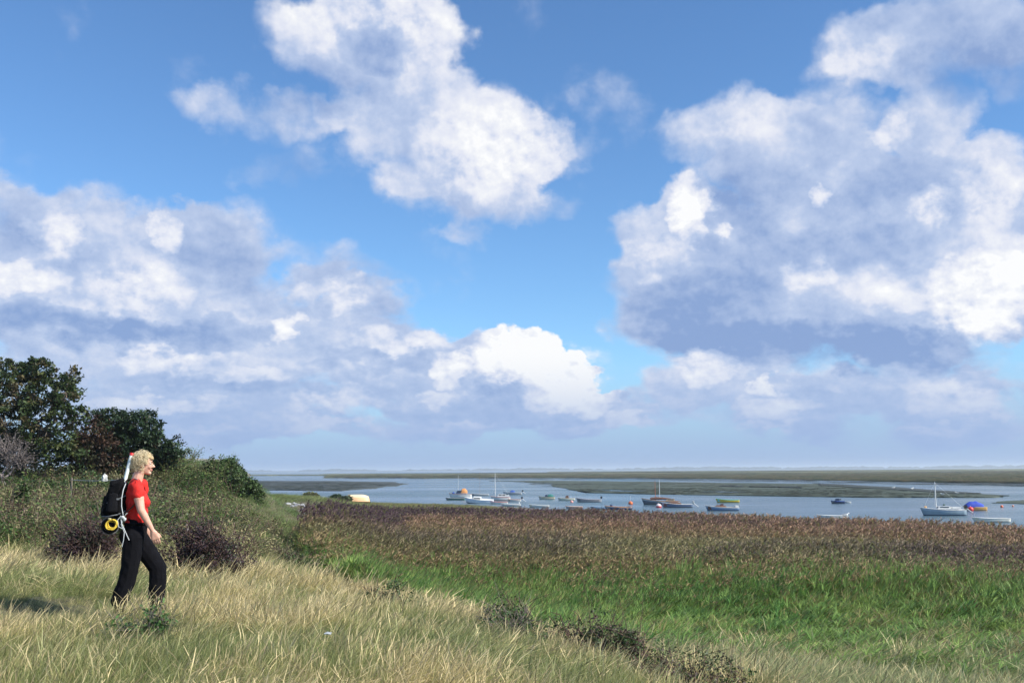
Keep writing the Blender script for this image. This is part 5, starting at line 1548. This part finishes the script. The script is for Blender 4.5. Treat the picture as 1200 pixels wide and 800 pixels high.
    g.add(*tube_np([(hx + .096, -.008, hz + .014), (hx + .099, 0, hz + .017), (hx + .096, .008, hz + .014)], [.0017] * 3, 4))
    g.obj('glasses', plain('thin_gold_frame', (.35, .22, .10), .3, metal=.6), root, True)
    # hair: cap of curls
    rng = np.random.default_rng(5)
    hp = [('ell', (hx - .020, 0, hz + .038), (.094, .081, .083), (0, .15, 0)), ('ell', (hx - .070, 0, hz - .010), (.052, .072, .072), (0, .2, 0)),
          ('ell', (hx + .048, 0, hz + .090), (.046, .056, .028), (0, .45, 0)), ('ell', (hx + .082, -.01, hz + .070), (.020, .036, .018), (0, .5, 0))]
    lumps = []
    while len(lumps) < 260:
        v = rng.normal(0, 1, 3); v /= np.linalg.norm(v)
        p = np.array([hx - .020, 0, hz + .030]) + v * np.array([.096, .082, .094])
        dx, dz = p[0] - hx, p[2] - hz
        if dx > .035 and dz < .062: continue                          # keep the face free
        if dx > -.004 and dz < .022: continue
        if dz < -.075: continue
        lumps.append(p); rr = rng.uniform(.006, .012)
        hp.append(('ell', tuple(p), (rr * 1.2, rr, rr * .9), tuple(rng.uniform(-1, 1, 3))))
    hp = [h_ for h_ in hp]
    hair = blob('hair', hp, .0045, m_hair, root, 1)
    # cut the hair back from the face
    st = Mesh2()
    for p in lumps:
        for q in range(14):
            a = p + rng.normal(0, .010, 3); th = rng.uniform(0, 6.28); rr = rng.uniform(.012, .028)
            out = (p - np.array([hx - .02, 0, hz + .03])); out /= np.linalg.norm(out)
            t_ = np.linspace(0, rng.uniform(1.5, 3.6), 6)
            u = np.cross(out, (0.2, .1, 1)); u /= np.linalg.norm(u); w = np.cross(out, u)
            C_ = a[None] + rr * ((np.cos(t_ + th) * 1)[:, None] * u + np.sin(t_ + th)[:, None] * w) * .7 + out[None] * (.008 + .007 * np.sin(t_ * 1.2))[:, None]
            st.add(*tube_np(C_, np.linspace(.0015, .0007, 6), 3))
    o = st.obj('curls', plain('blonde_curl', (.78, .66, .44), .5, var=.3, scale=40), hair); o['kind'] = 'stuff'
    # red T-shirt
    def folds(co):
        k = .0035 * math.sin(co.z * 60 + co.x * 25) + .003 * math.sin(co.z * 34 - co.x * 60 + co.y * 30)
        return co + Vector((k * (1 if co.x > X(161) else -1), (k if co.y > 0 else -k) * .7, 0))
    sp = torso(.004) + [('hull', [(P(162, 606, -.06), (.106, .086, .03)), (P(162, 606, .06), (.106, .086, .03)), (P(161.5, 613, -.06), (.112, .09, .02)), (P(161.5, 613, .06), (.112, .09, .02))])]
    for s in (N_, F_):
        A, B = Vector(sh[s]), Vector(el[s])
        sp.append(('cap', tuple(A), tuple(A.lerp(B, .36)), .064, .065))
    shirt = blob('t_shirt', sp, .006, m_red, root, 2, fn=folds)
    # trousers
    def tfold(co):
        k = .0022 * math.sin(co.z * 47 + co.x * 70 + 2 * math.sin(co.y * 40)) + .003 * math.sin(co.z * 17 - co.y * 30 + co.x * 40)
        return co + Vector((k, k * .5, 0))
    tp = pelvis(.006)
    for s in (N_, F_):
        A, B, C_ = Vector(hip[s]), Vector(knee[s]), Vector(ank[s])
        tp += [('cap', tuple(A), tuple(A.lerp(B, .5)), .114, .104), ('cap', tuple(A.lerp(B, .5)), tuple(B), .104, .092),
               ('cap', tuple(B), tuple(B.lerp(C_, .4)), .092, .090), ('cap', tuple(B.lerp(C_, .4)), tuple(C_ + Vector((-.01, 0, .03))), .090, .088)]
    blob('trousers', tp, .007, m_trou, root, 2, fn=tfold)
    bl_ = Mesh2(); a = np.linspace(0, 2 * np.pi, 25)
    bl_.add(*tube_np(np.stack([X(161.5) + np.cos(a) * .118, np.sin(a) * .152, np.full(25, Z(613.5))], 1), np.full(25, .017), 6))
    bl_.obj('belt', m_black, root, True)
    for s in (N_, F_):
        A, T = Vector(ank[s]), Vector(toe[s])
        bo = blob('boot', [('cap', tuple(A + Vector((0, 0, .06))), tuple(A + Vector((-.004, 0, -.01))), .050, .048), ('hull', [(tuple(A + Vector((-.030, 0, -.045))), .030), (tuple(A + Vector((.02, 0, -.03))), .042), (tuple(T), (.034, .042, .026))])], .007, m_boot, root, 2)
        bm = bmesh.new()
        q = [A + Vector((-.06, -.035, -.075)), A + Vector((-.06, .035, -.075)), T + Vector((.04, .036, -.020)), T + Vector((.04, -.036, -.020))]
        lo = [bm.verts.new(v + Vector((0, 0, -.016))) for v in q]; hi = [bm.verts.new(v + Vector((0, 0, .008))) for v in q]
        bm.faces.new(lo); bm.faces.new(hi[::-1])
        for i in range(4): bm.faces.new((lo[i], lo[(i+1) % 4], hi[(i+1) % 4], hi[i]))
        obj_bm('sole', bm, m_black, bo)

    # ---------------- backpack and what is strapped to it (worn: things of their own, standing at her back)
    def item(name, label, cat):
        e = empty(name, foot, RZ, label, cat); e.scale = (.965,) * 3
        return e
    bp_ = item('backpack', 'black nylon backpack worn by the hiker', 'backpack')
    def lump(co):
        k = .006 * math.sin(co.z * 31 + co.y * 22) + .004 * math.sin(co.x * 55 + co.z * 40)
        return co + Vector((-abs(k), 0, k * .4))
    blob('pack_body', [('hull', [(P(143, 569, -.09), .06), (P(143, 569, .09), .06), (P(135, 575, -.09), .055), (P(135, 575, .09), .055),
                                 (P(143, 600, -.11), .06), (P(143, 600, .11), .06), (P(130, 598, -.10), .055), (P(130, 598, .10), .055)])], .008, m_black, bp_, 3, fn=lump)
    blob('lid', [('hull', [(P(144, 563.5, -.09), .035), (P(144, 563.5, .09), .035), (P(135, 567, -.09), .042), (P(135, 567, .09), .042)])], .007, m_grey, bp_, 3, fn=lump)
    blob('side_pocket', [('hull', [(P(137, 580, -.165), (.05, .02, .03)), (P(136, 597, -.175), (.06, .03, .035)), (P(132, 597, -.16), (.03, .02, .03))])], .006, m_grey, bp_, 2)
    blob('front_pocket', [('hull', [(P(128, 583, -.05), .035), (P(128, 583, .05), .035), (P(126, 600, -.07), .04), (P(126, 600, .07), .04)])], .007, m_black, bp_, 2, fn=lump)
    def strap(name, pts, w, mat, parent, r=.006):
        m = Mesh2(); m.add(*tube_np(np.array(pts), np.full(len(pts), w), 6)); return m.obj(name, mat, parent, True)
    for s in (-1, 1):
        y = .105 * s
        pts = [P(148, 564, y), P(153, 560.6, y), P(158, 560.2, y), P(163, 562.8, y * 1.05), P(167.2, 568.5, y * 1.12), P(168.8, 576, y * 1.3), P(166, 585, y * 1.55), P(158, 594, y * 1.62), P(150, 601, y * 1.4)]
        m = Mesh2(); V, F = ribbons(np.array(pts)[None], np.full((1, len(pts)), .045), np.array([[0.15, 1.0, 0]]))
        n = len(V); V2 = V + np.array([.0, 0, .008]); m.add(V, F); m.add(V2, F)
        m.obj('shoulder_strap', m_strap if s < 0 else m_black, bp_)
    strap('compression_strap', [P(150, 580, -.12), P(142, 584, -.178), P(131, 588, -.155), P(125, 590, -.10)], .006, m_strap, bp_)
    strap('compression_strap', [P(150, 598, -.13), P(142, 602, -.175), P(131, 604, -.165), P(124, 604, -.11)], .006, m_strap, bp_)
    box('buckle', bp_, P(142, 584, -.182), (.03, .012, .02), m_strap, .003)
    # rolled mat slung under the pack
    rm = item('rolled_mat', 'black rolled mat slung under the backpack', 'bedroll')
    m = Mesh2(); n = 40; a = np.linspace(0, 2 * np.pi * 3.2, n); r = np.linspace(.085, .02, n)
    cx, cz = P(133.5, 615)[0], P(133.5, 615)[2]
    blob('roll', [('cap', (cx, -.15, cz), (cx, .15, cz), .082, .082)], .009, m_black, rm, 2, fn=lambda co: Vector((co.x, max(-.19, min(.19, co.y)), co.z)))
    sp_ = np.stack([cx + np.cos(a) * r, np.full(n, -.194), cz + np.sin(a) * r], 1)
    m.add(*tube_np(sp_, np.full(n, .004), 4)); m.obj('roll_edge', m_grey, rm)
    for y in (-.10, .10):
        a2 = np.linspace(0, 2 * np.pi, 17); m = Mesh2(); m.add(*tube_np(np.stack([cx + np.cos(a2) * .088, np.full(17, y), cz + np.sin(a2) * .088], 1), np.full(17, .007), 5)); m.obj('strap', m_strap, rm)
    # yellow rope coil hanging on the roll
    rc = item('rope_coil', 'coiled yellow rope hanging on the lower end of the backpack', 'rope')
    m = Mesh2(); n = 150; a = np.linspace(0, 2 * np.pi * 6.3, n)
    rr = .044 + .009 * np.sin(a * .37) + .006 * np.sin(a * 1.7); cx2, cz2 = P(136.5, 613)[0], P(136.5, 613)[2]
    path = np.stack([cx2 + np.cos(a) * rr * 1.08, -.205 - .016 * np.sin(a * .31 + 1), cz2 + np.sin(a) * rr * .95], 1)
    m.add(*tube_np(path, np.full(n, .0062), 6)); m.obj('coil', plain('yellow_rope', (.68, .48, .05), .7, var=.2, scale=60), rc, True)
    m = Mesh2(); a = np.linspace(0, 2 * np.pi, 13); m.add(*tube_np(np.stack([cx2 - .02 + np.cos(a) * .012, np.full(13, -.21) + np.sin(a) * .022, np.full(13, cz2 + .058)], 1), np.full(13, .006), 5))
    m.obj('binding', plain('pale_rope', (.62, .56, .34), .7), rc)
    # white map tube with red cap
    mt_ = item('map_tube', 'long white tube with a red cap sticking up out of the backpack', 'tube')
    a_, b_ = np.array(P(145.5, 571, -.07)), np.array(P(152.8, 532.5, -.03))
    m = Mesh2(); m.add(*tube_np([a_, (a_ + b_) / 2, b_], [.019] * 3, 14)); m.obj('tube_wall', plain('white_plastic', (.72, .78, .76), .35, var=.05), mt_, True)
    d = (b_ - a_) / np.linalg.norm(b_ - a_)
    m = Mesh2(); m.add(*tube_np([b_ - d * .004, b_ + d * .018, b_ + d * .024, b_ + d * .0245], [.0215, .0215, .017, .001], 14)); m.obj('cap', plain('red_plastic', (.6, .02, .02), .4, var=.05), mt_, True)
    # loose white cord down the side of the pack, ending in knots and loops
    cd = item('cord', 'pale cord hanging in loops from the shoulder strap to the hip', 'cord')
    strap('cord_line', [P(149.5, 566, -.16), P(147.5, 573, -.185), P(146.3, 583, -.20), P(146.6, 592, -.205), P(148, 599, -.205), P(149.5, 605, -.21), P(151.5, 602, -.215), P(153.5, 600, -.215)], .0048, m_cord, cd)
    strap('cord_end', [P(146, 603, -.205), P(147.5, 612, -.21), P(151, 619, -.215), P(154, 626, -.21), P(156.5, 631.5, -.20)], .0045, m_cord, cd)
    strap('cord_end', [P(150, 606, -.205), P(147, 613, -.21), P(151, 622, -.215), P(150.5, 631, -.21), P(149, 639, -.205)], .0040, m_cord, cd)
    strap('cord_end', [P(146, 604, -.205), P(143, 608, -.21), P(144.5, 616, -.215), P(149, 618, -.21)], .0038, m_cord, cd)
    blob('knot', [('ell', P(148.5, 605, -.21), (.02, .014, .018), (.3, .2, 0)), ('ell', P(151, 607.5, -.212), (.014, .012, .02), (0, .5, 0))], .004, m_cord, cd, 1)
person()

# ------------------------------------------------------------------ the hazy sea air
def haze():
    x0, x1, y0, y1, z0, z1 = -9600, 9600, -9600, 9600, -2.0, 22.0
    bm = bmesh.new()
    bmesh.ops.create_cube(bm, size=1, matrix=Matrix.Translation(((x0 + x1) / 2, (y0 + y1) / 2, (z0 + z1) / 2)) @ Matrix.Diagonal((x1 - x0, y1 - y0, z1 - z0, 1)))
    m = bpy.data.materials.new('haze_air'); m.use_nodes = True; t = NT(m.node_tree); m.node_tree.nodes.clear()
    v = t.node('ShaderNodeVolumePrincipled'); v.inputs['Color'].default_value = (.80, .88, 1.0, 1); v.inputs['Density'].default_value = .00022; v.inputs['Anisotropy'].default_value = .2
    o = t.node('ShaderNodeOutputMaterial'); t.l.new(v.outputs[0], o.inputs['Volume'])
    ob = obj_bm('haze', bm, m); setp(ob, 'thin bluish sea haze', kind='stuff')
haze()
